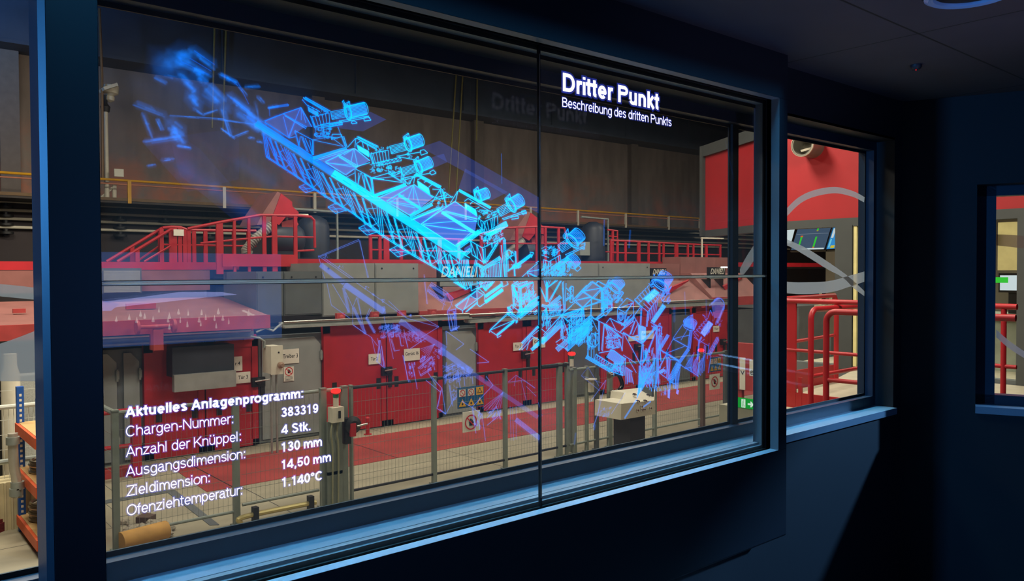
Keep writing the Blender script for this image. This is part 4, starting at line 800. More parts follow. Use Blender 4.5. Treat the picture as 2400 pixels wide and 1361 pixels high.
def bent(x0, y0, x1, y1, zt, zb, r=.04, rad=.09):
    a = Vector((x0, y0, zb)); t = Vector((x0, y0, zt)); d = (Vector((x1, y1, zt))-t).normalized()
    arc = [t-Vector((0, 0, rad))+Vector((0, 0, rad))*math.sin(k*math.pi/12)+d*rad*(1-math.cos(k*math.pi/12)) for k in range(7)]
    return [a]+arc+[Vector((x1, y1, zt))]
p = PZ(1901, 722, 1.2); p2 = PZ(1937, 733, 1.17)
p = PX(1901, 730, 7.1); p2 = PX(1937, 735, 6.9)
tube_rail('bent red stair rail, nearest one left, whose top bends right', [(bent(p.x, p.y, 9.4, p.y+.05, p.z+.02, HZ), .027), ([(p.x, p.y, p.z-.62), (9.4, p.y+.05, p.z-.62)], .02)])
tube_rail('bent red stair rail nearest to the glass, running towards window three', [(bent(p2.x, p2.y, p2.x+.06, 2.2, p2.z+.02, HZ), .028), ([(p2.x, p2.y, p2.z-.6), (p2.x+.06, 2.2, p2.z-.6)], .02)])
q0, q1 = PX(1830, 701, 8.1), PX(1955, 692, 9.6); tube_rail('farthest red railing along the landing, below the hanging screens', [([q0, q1, q1+Vector((.06, 0, -.1)), Vector((q1.x+.06, q1.y, PLZ))], .03), ([q0-Vector((0, 0, .5)), q1-Vector((0, 0, .5))], .02)], (), [(q0.x, q1.x, q1.y, q1.y+.02, PLZ, PLZ+.22)])
# booth
BA, BB, BC = Vector((12.25, 8.95, 0)), Vector((11.0, 6.62, 0)), Vector((11.0, 1.6, 0)); HB, TB = 2.35, 3.7
BGREY = M('booth_grey', (66, 70, 70), .55, var=.06); BRED = M('booth_red', (162, 24, 32), .6, var=.06, scale=2)
e = empty('control_booth', (11.6, 5, PLZ-1.5), 'second control booth with a red fascia over wide grey framed windows', 'booth')
def wallseg(m, a, c, z0, z1, th=.15, off=0.0):
    d = (c-a).normalized(); n = Vector((-d.y, d.x, 0)); n = n if n.x > 0 else -n
    m.extrude([a+n*off+Vector((0, 0, z0)), c+n*off+Vector((0, 0, z0)), c+n*off+Vector((0, 0, z1)), a+n*off+Vector((0, 0, z1))], n*th)
m = MB(); wallseg(m, BA, BB, HB, TB); wallseg(m, BB, BC, HB, TB+2.5); m.build('fascia', BRED, e)
m = MB(); wallseg(m, BA, BB, TB, TB+.2, .3, -.05); wallseg(m, BA-Vector((-.05, -.1, 0)), BA, HB-.1, TB+.2, .3, -.06); m.build('roof_edge', BGREY, e)
m = MB(); wallseg(m, BA, BB, HB-.12, HB, .16, -.01); wallseg(m, BB, BC, HB-.12, HB, .16, -.01); m.build('header_beam', BGREY, e)
m = MB(); wallseg(m, BB, BC, PLZ-.2, PLZ+.05, .15); m.build('lower_panel', GREYD, e)
def ycol(px, X=11.0): return PX(px, 700, X).y
m = MB(); m.box(10.98, 11.2, ycol(1998), ycol(1958), PLZ, HB-.1); m.build('column', BGREY, e)
m = MB(); m.box(10.98, 11.2, ycol(2450), ycol(2384), PLZ, HB-.1); m.build('column', BGREY, e)
m = MB(); m.box(11.0, 11.06, ycol(2007), ycol(1999.5), PLZ, HB-.12); m.build('door_jamb', M('jamb_cream', (226, 214, 150), .5), e)
m = MB(); wallseg(m, BB, BC, PLZ+.05, HB-.12, .01, .06); m.build('glazing', GLASS, e)
m = MB(); a_, c_ = BA.lerp(BB, .1), BB; wallseg(m, a_, c_, PLZ+.75, HB-.12, .01, .06); m.build('glazing', GLASS, e)
m = MB(); m.box(11.02, 11.08, ycol(2382), ycol(2336), HB-.75, HB-.16); m.build('blind', M('blind_olive', (176, 166, 112), .7), e)
m = MB(); m.extrude([(11.25, 1.6, PLZ-.1), (16.5, 1.6, PLZ-.1), (16.5, 6.6, PLZ-.1), (11.25, 6.6, PLZ-.1)], (0, 0, .1)); m.build('booth_floor', M('booth_floor', (190, 182, 160), .6), e)
m = MB(); m.box(16.5, 16.6, 1.6, 8.9, PLZ, TB); m.build('rear_wall', M('booth_rear', (120, 116, 100), .7, var=.2, scale=1.2), e)
m = MB(); m.extrude([(11.25, 1.6, TB-.1), (16.6, 1.6, TB-.1), (16.6, 8.9, TB-.1), (12.5, 8.9, TB-.1), (11.25, 6.6, TB-.1)], (0, 0, .1)); m.build('booth_roof', BGREY, e)
qv = PX(1899, 342, 10.9); e = empty('vent_pipe', qv, 'round grey vent pipe stub in the red booth fascia', 'vent pipe'); m = MB()
r = .165; m.lathe((11.0, qv.y, qv.z), (-1, 0, 0), [(r, 0), (r, .32), (r*.88, .32), (r*.86, .03), (.001, .03)], 28, False); m.build('pipe_stub', M('vent_grey', (140, 136, 124), .4, metal=.5), e, True)
m = MB(); m.lathe((11.0, qv.y, qv.z), (-1, 0, 0), [(r*1.01, .29), (r*1.06, .3), (r*1.06, .325), (r*1.01, .33)], 28, False); m.build('rim', CREAM, e, True); m = MB(); m.bar((10.9, qv.y-.1, qv.z-.02), (10.75, qv.y+.06, qv.z-.08), .02, .03); m.build('damper', CREAM, e)
# hanging screens inside the booth
def screen(label, tl, tr, bl, Xt, content):
    a, c = PX(*tl, Xt), PX(*tr, Xt); d = P(*bl, a.y); dv = d-a; hv = c-a
    e = empty('hanging_screen', (a+c+dv)/2, label, 'screen', 'screens hung inside the second booth')
    n = hv.cross(dv).normalized(); n = n if n.x > 0 else -n
    m = MB(); m.extrude([a, c, c+dv, d], n*.05); m.build('screen_case', BLACK, e)
    f = lambda u, v, o=.002: a+hv*u+dv*v-n*o
    m = MB(); m.add([f(.03, .03), f(.97, .03), f(.97, .96), f(.03, .96)], [(0, 1, 2, 3)]); pic = m.build('picture', content[0], e)
    for u0, v0, u1, v1, mt in content[1:]: m = MB(); m.add([f(u0, v0, .004), f(u1, v0, .004), f(u1, v1, .004), f(u0, v1, .004)], [(0, 1, 2, 3)]); m.build('picture_element', mt, pic)
    m = MB(); q = (a+c)/2; m.tube([q+n*.03, Vector((q.x+.1, q.y, TB-.1))], .025, 8); m.build('hanger', BLACK, e)
SG, SGN, SR, SW = emit('screen_slate', (70, 88, 112), 1), emit('screen_green', (60, 200, 60), 1), emit('screen_orange', (220, 110, 50), 1), emit('screen_white', (214, 226, 232), 1)
screen('hanging screen with slate blue picture and green bars', (1868, 534), (1951, 530), (1851, 588), 12.9, [SG, (.2, .42, .25, .8, SGN), (.62, .42, .67, .86, SGN), (.6, .04, .65, .18, SGN), (.19, .36, .26, .42, SR), (.62, .84, .67, .9, SR), (.6, .15, .65, .19, SR), (.3, .9, .95, .96, SW), (.05, .28, .95, .3, emit('screen_line', (120, 132, 150), 1))])
screen('hanging screen with pale empty picture behind the cabinet edge', (1790, 539), (1866, 534), (1780, 575), 12.9, [SW])
screen('narrow hanging screen with bright blue picture by the grey column', (1953, 530), (1990, 527), (1935, 586), 12.95, [emit('screen_blue', (60, 150, 220), 1), (.1, .1, .25, .5, SW), (.1, .55, .2, .9, emit('screen_cyan', (120, 210, 240), 1)), (.25, .82, .5, .93, emit('screen_yellow', (220, 200, 60), 1))])
screen('hanging screen with patterned violet picture right of the column', (2004, 525), (2080, 519), (1996, 588), 12.95, [emit('screen_violet', (96, 110, 170), 1), (.05, .05, .28, .4, emit('screen_steel', (70, 90, 130), 1)), (.06, .45, .2, .6, emit('screen_pink', (190, 140, 180), 1)), (.28, .03, .32, .97, BLACK), (.4, .5, .7, .8, emit('screen_lilac', (150, 160, 210), 1))])
y0, y1 = ycol(2400, 12.8), ycol(2340, 12.8); zt, zb = PX(2350, 645, 12.8).z, PX(2350, 680, 12.8).z
e = empty('desk_monitor', (12.8, (y0+y1)/2, zb), 'white lit monitor seen through window three', 'monitor'); m = MB(); m.box(12.8, 12.86, y0, y1, zb-.03, zt+.03); m.build('case', BLACK, e); m = MB(); m.box(12.795, 12.8, y0+.02, y1-.02, zb, zt); pc = m.build('picture', SW, e); m = MB(); m.box(12.79, 12.795, y0+.2, y0+.4, (zb+zt)/2, (zb+zt)/2+.08); m.build('picture_element', SGN, pc); m = MB(); m.box(12.85, 13.0, (y0+y1)/2-.05, (y0+y1)/2+.05, PLZ+.7, zb); m.build('stand', BLACK, e)
b = MB(); b.box(12.3, 13.4, 1.8, 6.4, PLZ+.72, PLZ+.78); b.box(12.4, 12.45, 1.8, 6.4, PLZ, PLZ+.72); t = b.build('operator_counter', M('counter_grey', (150, 156, 140), .5)); tag(t, 'long grey operator counter inside the second booth', 'counter')
for px, h, lab in ((1922, .22, 'taller cream desk microphone base on the booth counter'), (1946, .16, 'wide cream desk phone on the booth counter')):
    y = ycol(px, 12.5); e = empty('desk_device', (12.5, y, PLZ+.78), lab, 'desk device'); m = MB(); m.extrude([(12.45, y-.09, PLZ+.78), (12.45, y+.09, PLZ+.78), (12.45, y+.07, PLZ+.84), (12.45, y-.07, PLZ+.84)], (.12, 0, 0)); m.build('base', M('device_cream', (222, 212, 186), .5), e); m = MB(); m.tube([(12.5, y, PLZ+.84), (12.48, y-.02, PLZ+.84+h)], .022, 8); m.build('handset', M('device_cream', (222, 212, 186), .5), e)
# red guard with white stripes and the exit sign by the right window post
Xg = 9.6; ya, yb_ = PX(1722, 850, Xg).y, PX(1780, 850, Xg).y; zt, zb = PX(1750, 805, Xg).z, PX(1750, 915, Xg).z
e = empty('striped_guard', (Xg, (ya+yb_)/2, HZ), 'red machine guard with white stripes right of the window post', 'guard')
m = MB(); m.box(Xg, Xg+.1, yb_, ya, zb, zt); m.box(Xg+.02, Xg+.08, yb_, yb_+.1, HZ, zb); m.box(Xg+.02, Xg+.08, ya-.1, ya, HZ, zb); m.build('panel', REDW, e)
for p0, p1, t0, t1, ltr in ((1734, 1747, 837, 912, 'V'), (1757, 1768, 842, 880, 'es')):
    a, c = PX(p0, 860, Xg).y, PX(p1, 860, Xg).y; m = MB(); m.box(Xg-.006, Xg, c, a, PX(p0, t1, Xg).z, PX(p0, t0, Xg).z); st = m.build('white_stripe', WHITE, e)
    vs, fs_ = flat_text(ltr, .01); w_ = max(v.x for v in vs); h_ = max(v.y for v in vs); zc = PX(p0, 877, Xg).z
    m = MB(); m.add([(Xg-.009, a-.015-v.x/w_*abs(a-c)*.75, zc+v.y/h_*.06) for v in vs], fs_); m.build('lettering', INK, st)
Xe = 7.2; ya, yb_ = PX(1722, 945, Xe).y, PX(1775, 945, Xe).y; z0, z1 = PX(1750, 957, Xe).z, PX(1750, 935, Xe).z
e = empty('exit_sign', (Xe, (ya+yb_)/2, z0), 'lit green emergency exit sign at the foot of the window post', 'exit sign')
m = MB(); m.box(Xe, Xe+.05, yb_, ya, z0, z1); m.build('sign_case', emit('exit_green', (30, 190, 60), 1.0), e); SWH = emit('exit_white', (225, 250, 225), 1.4)
a = PX(1738, 945, Xe).y; c = PX(1747, 945, Xe).y; m = MB(); m.box(Xe-.004, Xe, c, a, z0+.006, z1-.004); dr = m.build('door_symbol', SWH, e)
h = z1-z0; ym = (a+c)/2; m = MB()
m.add([(Xe-.006, ym+dy*abs(a-c), z0+dz*h) for dy, dz in ((.02, .8), (-.12, .8), (-.12, .92), (.02, .92), (.1, .72), (-.1, .75), (-.05, .42), (.12, .4), (.3, .15), (.2, .1), (-.05, .42), (-.28, .3), (-.3, .15), (-.2, .12), (-.15, .28))], [(0, 1, 2, 3), (4, 5, 6, 7), (7, 8, 9, 6), (10, 11, 12, 13, 14)]); m.build('running_figure', emit('exit_green', (30, 190, 60), 1.0), dr)
a = PX(1753, 945, Xe).y; c = PX(1767, 945, Xe).y; m = MB(); m.add([(Xe-.004, a+(c-a)*u, z0+h*v) for u, v in ((0, .4), (.5, .4), (.4, .2), (.62, .2), (1, .5), (.62, .8), (.4, .8), (.5, .6), (0, .6))], [tuple(range(9))]); m.build('arrow', SWH, e)
m = MB(); m.box(Xe+.01, Xe+.5, yb_-.3, ya+.2, HZ, z0+.0); t = m.build('sign_plinth', M('plinth_beige', (176, 172, 150), .7)); tag(t, 'pale plinth under the green exit sign', 'plinth')
# ------------------------------------------------------------------ lit wall screen at the back of the room; the display glass mirrors it at lower left
YV = 2*YP+3.36
def back(x, y): v = P(x, y, YV); return Vector((v.x, -3.36, v.z))
a, c = back(120, 588), back(661, 806); z0, z1 = back(400, 806).z, back(400, 592).z
e = empty('wall_screen', ((a.x+c.x)/2, -3.37, z0), 'wide lit blue wall screen at the back of the room, mirrored in the display', 'screen')
m = MB(); m.box(a.x-.03, c.x+.03, -3.4, -3.365, z0-.03, z1+.03); m.build('case', BLACK, e)
BLU_ = bpy.data.materials.new('screen_picture_blue'); BLU_.use_nodes = True; nt = BLU_.node_tree; nt.nodes.clear()
_tc = nt.nodes.new('ShaderNodeTexCoord'); _nz = nt.nodes.new('ShaderNodeTexNoise'); _nz.inputs['Scale'].default_value = 2.2; _nz.inputs['Detail'].default_value = 4; nt.links.new(_tc.outputs['Object'], _nz.inputs['Vector'])
_rp = nt.nodes.new('ShaderNodeValToRGB'); _rp.color_ramp.elements[0].position = .35; _rp.color_ramp.elements[1].position = .7; _rp.color_ramp.elements[0].color = (.02, .10, .42, 1); _rp.color_ramp.elements[1].color = (.09, .26, .8, 1); nt.links.new(_nz.outputs['Fac'], _rp.inputs[0])
_e = nt.nodes.new('ShaderNodeEmission'); _e.inputs[1].default_value = 4.6; nt.links.new(_rp.outputs[0], _e.inputs[0]); _o = nt.nodes.new('ShaderNodeOutputMaterial'); nt.links.new(_e.outputs[0], _o.inputs[0])
m = MB(); m.add([(a.x, -3.362, z0), (c.x, -3.362, z0), (c.x, -3.362, z1), (a.x, -3.362, z1)], [(0, 3, 2, 1)]); pic = m.build('picture', BLU_, e)
LAV = emit('screen_lavender', (.30, .36, .8), 14, True); ICE = emit('screen_ice', (.55, .8, .95), 7, True)
def pel(pts, mt, d): m = MB(); m.add([back(*p)+Vector((0, d, 0)) for p in pts], [tuple(range(len(pts)))]); m.build('picture_element', mt, pic)
pel([(130, 718), (300, 700), (420, 684), (520, 684), (556, 690), (480, 697), (380, 708), (250, 722), (130, 728)], LAV, .003)
pel([(130, 712), (250, 705), (280, 712), (260, 728), (130, 732)], emit('screen_azure', (.1, .3, .9), 12, True), .004)
for x, y in ((215, 955), (370, 930), (460, 965), (505, 890), (555, 915), (655, 955), (725, 840), (835, 960), (850, 915), (850, 1045), (960, 865), (980, 965), (1065, 1015), (1075, 880), (1235, 870), (1205, 960), (1225, 1005), (1285, 930), (1390, 940), (1435, 860), (1490, 940), (1410, 1030), (1800, 880), (1560, 980)):
    x, y = 230+x/5.106, 560+y/5.106; s_ = random.uniform(2.2, 4.2); pel([(x-s_, y+6), (x-s_*.4, y-2), (x, y-8), (x+s_*.4, y-2), (x+s_, y+6), (x, y+8)], ICE, .006)
pel([(570, 725), (598, 738), (592, 740), (566, 729)], ICE, .005)
# ------------------------------------------------------------------ what the see-through display shows: a flat drawing of blue light
HOLO = additive('display_light'); TEXTM = emit('display_text', (238, 236, 255), 1.6)
LAY = {}
def _mb(panel, kind):
    if (panel, kind) not in LAY: m = MB(); m.c = []; LAY[(panel, kind)] = m
    return LAY[(panel, kind)]
def clip_parts(p, q):
    ts = [0.0, 1.0]
    for a, b_, s in ((p.x, q.x, XM), (p.z, q.z, ZM)):
        if (a-s)*(b_-s) < 0: ts.append((s-a)/(b_-a))
    ts.sort(); out = []
    for t0, t1 in zip(ts, ts[1:]):
        if t1-t0 < 1e-4: continue
        u, v = p.lerp(q, t0), p.lerp(q, t1); c = (u+v)/2
        if XL < c.x < XR and ZB < c.z < ZTP: out.append((u, v, (1 if c.x > XM else 0, 1 if c.z > ZM else 0)))
    return out
RAMP = [(560, (.0, .15, .95)), (700, (.0, .22, 1.0)), (790, (.0, .42, 1.1)), (900, (.005, .68, 1.15)), (1150, (.01, .72, 1.2)), (1260, (.01, .58, 1.2)), (1380, (.018, .42, 1.2)), (1520, (.03, .33, 1.15)), (1620, (.05, .19, .95))]
GHOST = (.13, .26, .95)
def tone(x):
    for (x0, c0), (x1, c1) in zip(RAMP, RAMP[1:]):
        if x <= x1: t = max(0, (x-x0)/(x1-x0)); return tuple(a+(b_-a)*t for a, b_ in zip(c0, c1))
    return RAMP[-1][1]
_k = [0]
COLO = None
def seg(x0, y0, x1, y1, w=1.5, k=1.0, halo=1.0, col=None):
    p, q = P(x0, y0, YP), P(x1, y1, YP)
    if (q-p).length < 1e-4: return
    if col is None and COLO: col = COLO
    for u, v, pan_ in clip_parts(p, q):
        d = (v-u).normalized(); n = Vector((-d.z, 0, d.x)); c = col or tone((x0+x1)/2); sc = (u-Vector((0, 0, EYE))).dot(_fw)/FPX; _k[0] = (_k[0]+1) % 400
        y = YP-.0006-_k[0]*1e-6; hw = w*sc/2
        m = _mb(pan_, 'line'); b_ = len(m.v); m.add([Vector((e.x, y, e.z))+n*s for e in (u, v) for s in (-hw, hw)], [(0, 1, 3, 2)]); m.c += [tuple(1.15*k*a for a in c)+(min(.8, .75*k),)]*4
        if halo:
            g = hw+4.2*sc; m = _mb(pan_, 'halo'); hz = halo*(.62 if (x0+x1) > 2500 else 1); hc = tuple(hz*k*a for a in (.0, c[1]*.075, .22)); y += .0003
            m.add([Vector((e.x, y, e.z))+n*s for e in (u, v) for s in (-g, 0, g)], [(0, 1, 4, 3), (1, 2, 5, 4)]); m.c += [(0, 0, 0), hc, (0, 0, 0)]*2
def soft(x0, y0, x1, y1, w, k, col=(.0, .19, .95)):
    """out-of-focus stroke: bright along its middle, nothing at its rim"""
    p, q = P(x0, y0, YP), P(x1, y1, YP)
    for u, v, pan_ in clip_parts(p, q):
        d = (v-u).normalized(); n = Vector((-d.z, 0, d.x)); sc = (u-Vector((0, 0, EYE))).dot(_fw)/FPX; h = w*sc/2; _k[0] = (_k[0]+1) % 400; y = YP-.0004-_k[0]*1e-6
        m = _mb(pan_, 'soft'); c = tuple(k*a for a in col); e0 = u-d*h*.8; e1 = v+d*h*.8; z = (0, 0, 0)
        pts = [e0, u-n*h, u, u+n*h, v-n*h, v, v+n*h, e1]
        m.add([Vector((a.x, y, a.z)) for a in pts], [(0, 1, 2), (0, 2, 3), (1, 4, 5, 2), (2, 5, 6, 3), (4, 7, 5), (5, 7, 6)]); m.c += [z, z, c, z, z, c, z, z]
def fill(pts, k=1.0, col=(.022, .05, .24)):
    V_ = [P(x, y, YP) for x, y in pts]; cx = sum(v.x for v in V_)/len(V_); cz = sum(v.z for v in V_)/len(V_); _k[0] = (_k[0]+1) % 400
    for ix in (0, 1):
        for iz in (0, 1):
            poly = [(v.x, v.z) for v in V_]
            for ax, s, sg in ((0, XM, 1 if ix else -1), (1, ZM, 1 if iz else -1), (0, XL if not ix else XR, 1 if not ix else -1), (1, ZB if not iz else ZTP, 1 if not iz else -1)):
                out = []
                for i in range(len(poly)):
                    a, c = poly[i-1], poly[i]; da, dc = (a[ax]-s)*sg, (c[ax]-s)*sg
                    if da*dc < 0: t = da/(da-dc); out.append((a[0]+(c[0]-a[0])*t, a[1]+(c[1]-a[1])*t))
                    if dc >= 0: out.append(c)
                poly = out
                if not poly: break
            if len(poly) > 2:
                m = _mb((ix, iz), 'soft'); y = YP-.0005-_k[0]*1e-6; m.add([Vector((x, y, z)) for x, z in poly], [tuple(range(len(poly)))]); m.c += [tuple(k*a for a in col)]*len(poly)
CR = {'A': (600, 200, 4.537), 'B': (850, 280, 4.537), 'C': (1000, 420, 4.537), 'D': (1150, 520, 4.537), 'E': (1350, 600, 4.537), 'F': (1450, 680, 4.537), 'G': (730, 540, 3.889), 'H': (960, 560, 5.67), 'I': (880, 740, 4.2525), 'J': (300, 90, 3.889)}
def px(c, x, y): o = CR[c]; return o[0]+x/o[2], o[1]+y/o[2]
def L(c, txt, w=1.5, k=1.0, halo=1.0, col=None):
    for pl in txt.split(';'):
        v = [float(t) for t in pl.replace(',', ' ').split()]
        if len(v) < 4: continue
        pts = [px(c, v[i], v[i+1]) for i in range(0, len(v), 2)]
        for a, b_ in zip(pts, pts[1:]): seg(*a, *b_, w, k, halo, col)
def FL(c, txt, k=1.0, col=(.022, .05, .24)):
    for pl in txt.split(';'):
        v = [float(t) for t in pl.replace(',', ' ').split()]; fill([px(c, v[i], v[i+1]) for i in range(0, len(v), 2)], k, col)
def SF(c, x0, y0, x1, y1, w, k, col=(.0, .19, .95)): soft(*px(c, x0, y0), *px(c, x1, y1), w, k, col)
def bundle(p, q, width, n, w=1.4, k=1.0, taper=1.0):
    d = Vector((q[0]-p[0], q[1]-p[1])).normalized(); nn = Vector((-d.y, d.x))
    for i in range(n):
        s = (i/(n-1)-.5)*width if n > 1 else 0; seg(p[0]+nn.x*s*taper, p[1]+nn.y*s*taper, q[0]+nn.x*s, q[1]+nn.y*s, w, k, .6)
def motor(c, x0, y0, x1, y1, r, k=1.0, n=13, cap=True, flange=True, lug=True):
    a, b_ = Vector(px(c, x0, y0)), Vector(px(c, x1, y1)); d = (b_-a).normalized(); nn = Vector((-d.y, d.x)); R = r/CR[c][2]; ln = (b_-a).length
    for i in range(n):
        s = math.sin((i/(n-1)-.5)*math.pi)*R; e = .92*math.sqrt(max(0, 1-(s/R)**2))*R*.45; p = a+nn*s-d*e*.5; q = b_+nn*s+d*(e*.55 if cap else 0)
        seg(*p, *q, 1.5 if i in (0, n-1) else 1.0, k*(1.0 if i in (0, n-1) else .9), .8)
    for t, kk in ((0, 1.0), (1.0, .8)):
        cc = a+(b_-a)*t; pts = [cc+nn*R*math.cos(u)+d*R*.42*math.sin(u) for u in (2*math.pi*i/18 for i in range(19))]
        for i in range(18):
            if t == 1.0 and (pts[i]+pts[i+1]-cc*2).dot(d) < 0: continue
            seg(*pts[i], *pts[i+1], 1.7, k*kk, .7)
    fill([tuple(a+nn*R), tuple(b_+nn*R), tuple(b_+d*R*.4), tuple(b_-nn*R), tuple(a-nn*R)], .9*k, (.0, .1, .5))
    if flange:
        for f in (1.12, 1.3):
            pts = [a+nn*R*f*math.cos(u)+d*R*.42*f*math.sin(u)-d*R*.15 for u in (2*math.pi*i/18 for i in range(19))]
            for i in range(18): seg(*pts[i], *pts[i+1], 1.8, k, .7)
    if lug:
        o = a-nn*R*1.35*(1 if nn.y > 0 else -1)
        sq = [o-d*R*.55, o+d*R*.4-Vector((0, R*.35)), o+d*R*.55+Vector((0, R*.5)), o-d*R*.3+Vector((0, R*.6))]
        for i in range(4): seg(*sq[i], *sq[(i+1) % 4], 1.3, k)
        seg(*sq[1], *sq[3], 1.0, k); fill([tuple(s) for s in sq], .5, (.0, .02, .08))
def shaft(c, x0, y0, x1, y1, r, k=1.0, n=7):
    a, b_ = Vector(px(c, x0, y0)), Vector(px(c, x1, y1)); d = (b_-a).normalized(); nn = Vector((-d.y, d.x)); R = r/CR[c][2]
    for i in range(n): s = (i/(n-1)*2-1)*R; seg(*(a+nn*s), *(b_+nn*s), 1.2, k*.9, .7)
    for e in (a, b_): seg(*(e+nn*R), *(e-nn*R), 1.5, k)
    seg(*(a+nn*R), *(b_-nn*R), 1.0, k*.8)
def cluster(c, x, y, rx, ry, n, ang, k=1.0, ln=.6, w=1.0):
    k *= .8; n = int(n*.85)
    """small machine parts: short strokes along two directions and little boxes"""
    for i in range(n):
        cx, cy = px(c, x+random.uniform(-rx, rx), y+random.uniform(-ry, ry)); s = ln*random.uniform(.3, 1)*min(rx, ry)/CR[c][2]; a = ang if random.random() < .55 else (math.pi/2+random.uniform(-.1, .1) if random.random() < .7 else ang+random.choice((.9, -.9)))
        dx, dy = math.cos(a)*s, math.sin(a)*s; seg(cx-dx, cy-dy, cx+dx, cy+dy, w, k*random.uniform(.6, 1.1), .6)
        if i % 5 == 0:
            ux, uy = math.cos(ang)*s*.7, math.sin(ang)*s*.7; h = s*.5
            for e in (((-1, -1), (1, -1)), ((1, -1), (1, 1)), ((1, 1), (-1, 1)), ((-1, 1), (-1, -1))): seg(cx+e[0][0]*ux, cy+e[0][0]*uy+e[0][1]*h, cx+e[1][0]*ux, cy+e[1][0]*uy+e[1][1]*h, 1.0, k, .5)
def rungs(c, x0, y0, x1, y1, x2, y2, x3, y3, n, k=1.0, w=1.2, zig=False):
    """cross strokes between the lines p0-p1 and p2-p3"""
    a, b_, c_, d = (Vector(px(c, *t)) for t in ((x0, y0), (x1, y1), (x2, y2), (x3, y3)))
    seg(*a, *b_, w+.3, k); seg(*c_, *d, w+.3, k)
    for i in range(n):
        t = i/(n-1); u, v = a.lerp(b_, t), c_.lerp(d, t); seg(*u, *v, w, k)
        if zig and i < n-1: seg(*v, *a.lerp(b_, (i+1)/(n-1)), w*.8, k*.9)
random.seed(11)
# long truss: girder, bays, chord
TOPS = [(606, 300), (616, 312), (666, 345), (732, 389), (803, 436), (883, 482), (953, 530), (1022, 576), (1078, 609)]
BOTS = [(612, 340), (624, 368), (690, 411), (756, 457), (828, 501), (890, 549), (968, 599), (1030, 634), (1092, 678)]
bundle((600, 288), (780, 405), 15, 8, 1.5, 1.0, .8); bundle((780, 405), (1086, 601), 20, 11, 1.7, 1.0, .78)
for x0, y0, x1, y1, w, k in ((600, 292, 780, 408, 22, .5), (780, 405, 1086, 603, 30, .62)): soft(x0, y0, x1, y1, w, k, (.0, .42, .9))
for i in range(26):                                                   # plates and bolts along the girder
    t = random.random(); x, y = 640+440*t, 316+283*t; o = random.uniform(-7, 7); l = random.uniform(6, 20); seg(x+o*.5, y-o*.8, x+o*.5+l, y-o*.8+l*.64, 2.4, random.uniform(.7, 1.2), .4)
for (t0, t1, b0, b1) in zip(TOPS[1:], TOPS[2:], BOTS[1:], BOTS[2:]):
    f = lambda u, v: tuple((t0[j]+(t1[j]-t0[j])*u)*(1-v)+(b0[j]+(b1[j]-b0[j])*u)*v for j in (0, 1))
    for (u, v, u2, v2, w) in ((0, 0, .0, 1, 1.8), (.07, 0, .06, 1, 1.4), (.14, 0, .12, .96, 1.6), (.2, .02, .5, .5, 1.2), (.3, 0, .42, .98, 1.5), (.34, 0, .46, .98, 1.5), (.5, .5, .42, .62, 1.1), (.42, .62, .9, .55, 1.2), (.56, 0, .66, .98, 2.2), (.6, 0, .7, .98, 1.6), (.66, .35, .98, .1, 1.1), (.66, .35, .98, .75, 1.2), (.66, .98, .98, .6, 1.1), (.3, .7, .5, .55, 1.0), (.35, .75, .64, .7, 1.0), (.82, 0, .96, .6, 1.0), (0, 1, 1, 1, 2.0), (.0, .94, 1, .95, 1.2), (.12, .1, .42, .95, .9)):
        seg(*f(u, v), *f(u2, v2), w)
    for u in (.1, .45, .8): x, y = f(u, 1.0); cluster('A', (x-600)*4.537, (y-200)*4.537, 16, 10, 5, .55)
for x, y, s in ((700, 438, .8), (768, 485, .9), (840, 534, 1), (912, 585, 1)):   # foot plates hanging from the chord
    pts = [(x, y), (x+24*s, y-12*s), (x+48*s, y+8*s), (x+20*s, y+17*s)]
    for a, b_ in zip(pts, pts[1:]+pts[:1]): seg(*a, *b_, 1.5, .8)
    seg(*pts[0], *pts[2], 1, .6); seg(x+10*s, y+8*s, x+38*s, y+3*s, 1, .7); seg(x+12*s, y-4*s, x+26*s, y+12*s, 1, .7); fill(pts, .6)
# crop A
FL('A', '90 380 290 300 520 440 350 560;290 300 480 235 600 440 520 440', 1.15); FL('A', '650 780 890 690 1050 665 1210 800 1080 870 960 960', 1.6, (.03, .085, .33))
FL('A', '600 585 790 545 930 650 610 745;410 480 540 455 620 500 600 575', .5, (.0, .0, .0))
L('A', '90 380 290 300 480 235;90 390 350 560;290 305 540 445;480 240 590 440;350 560 420 545;410 480 460 640;455 650 590 750', 1.8)
L('A', '290 330 345 550;415 375 350 555;470 240 345 545;485 250 530 400;480 240 480 370;600 580 930 650;600 580 790 545 930 650;870 440 945 650', 1.1, .8)
L('A', '305 320 530 460;500 130 770 280;520 125 790 275;510 140 760 290', 2.4); L('A', '490 150 545 215;545 210 680 280;550 215 560 275 660 330;600 230 610 260;640 250 655 275;575 320 620 450;590 330 635 470', 1.6)
FL('A', '548 225 655 285 665 335 560 275', 2.2, (0, .14, .7))
rungs('A', 590, 335, 775, 292, 632, 440, 782, 398, 6); L('A', '680 420 910 385;690 450 920 415;690 435 915 400', 1.8); rungs('A', 780, 410, 915, 388, 785, 440, 918, 416, 5)
cluster('A', 720, 500, 90, 55, 46, -.25); cluster('A', 700, 290, 60, 25, 16, -.3); L('A', '800 575 910 545 905 520 810 520 800 575;720 540 870 560;620 520 640 550 720 540', 1.5)
shaft('A', 800, 322, 965, 290, 42); motor('A', 985, 285, 1160, 245, 66, n=15); L('A', '880 380 1200 325;890 395 1210 340;1010 390 1040 375 1075 400 1020 410 1010 390;1145 345 1190 330 1222 370 1150 380 1145 345;925 155 945 200 930 245;915 165 932 205', 1.6)
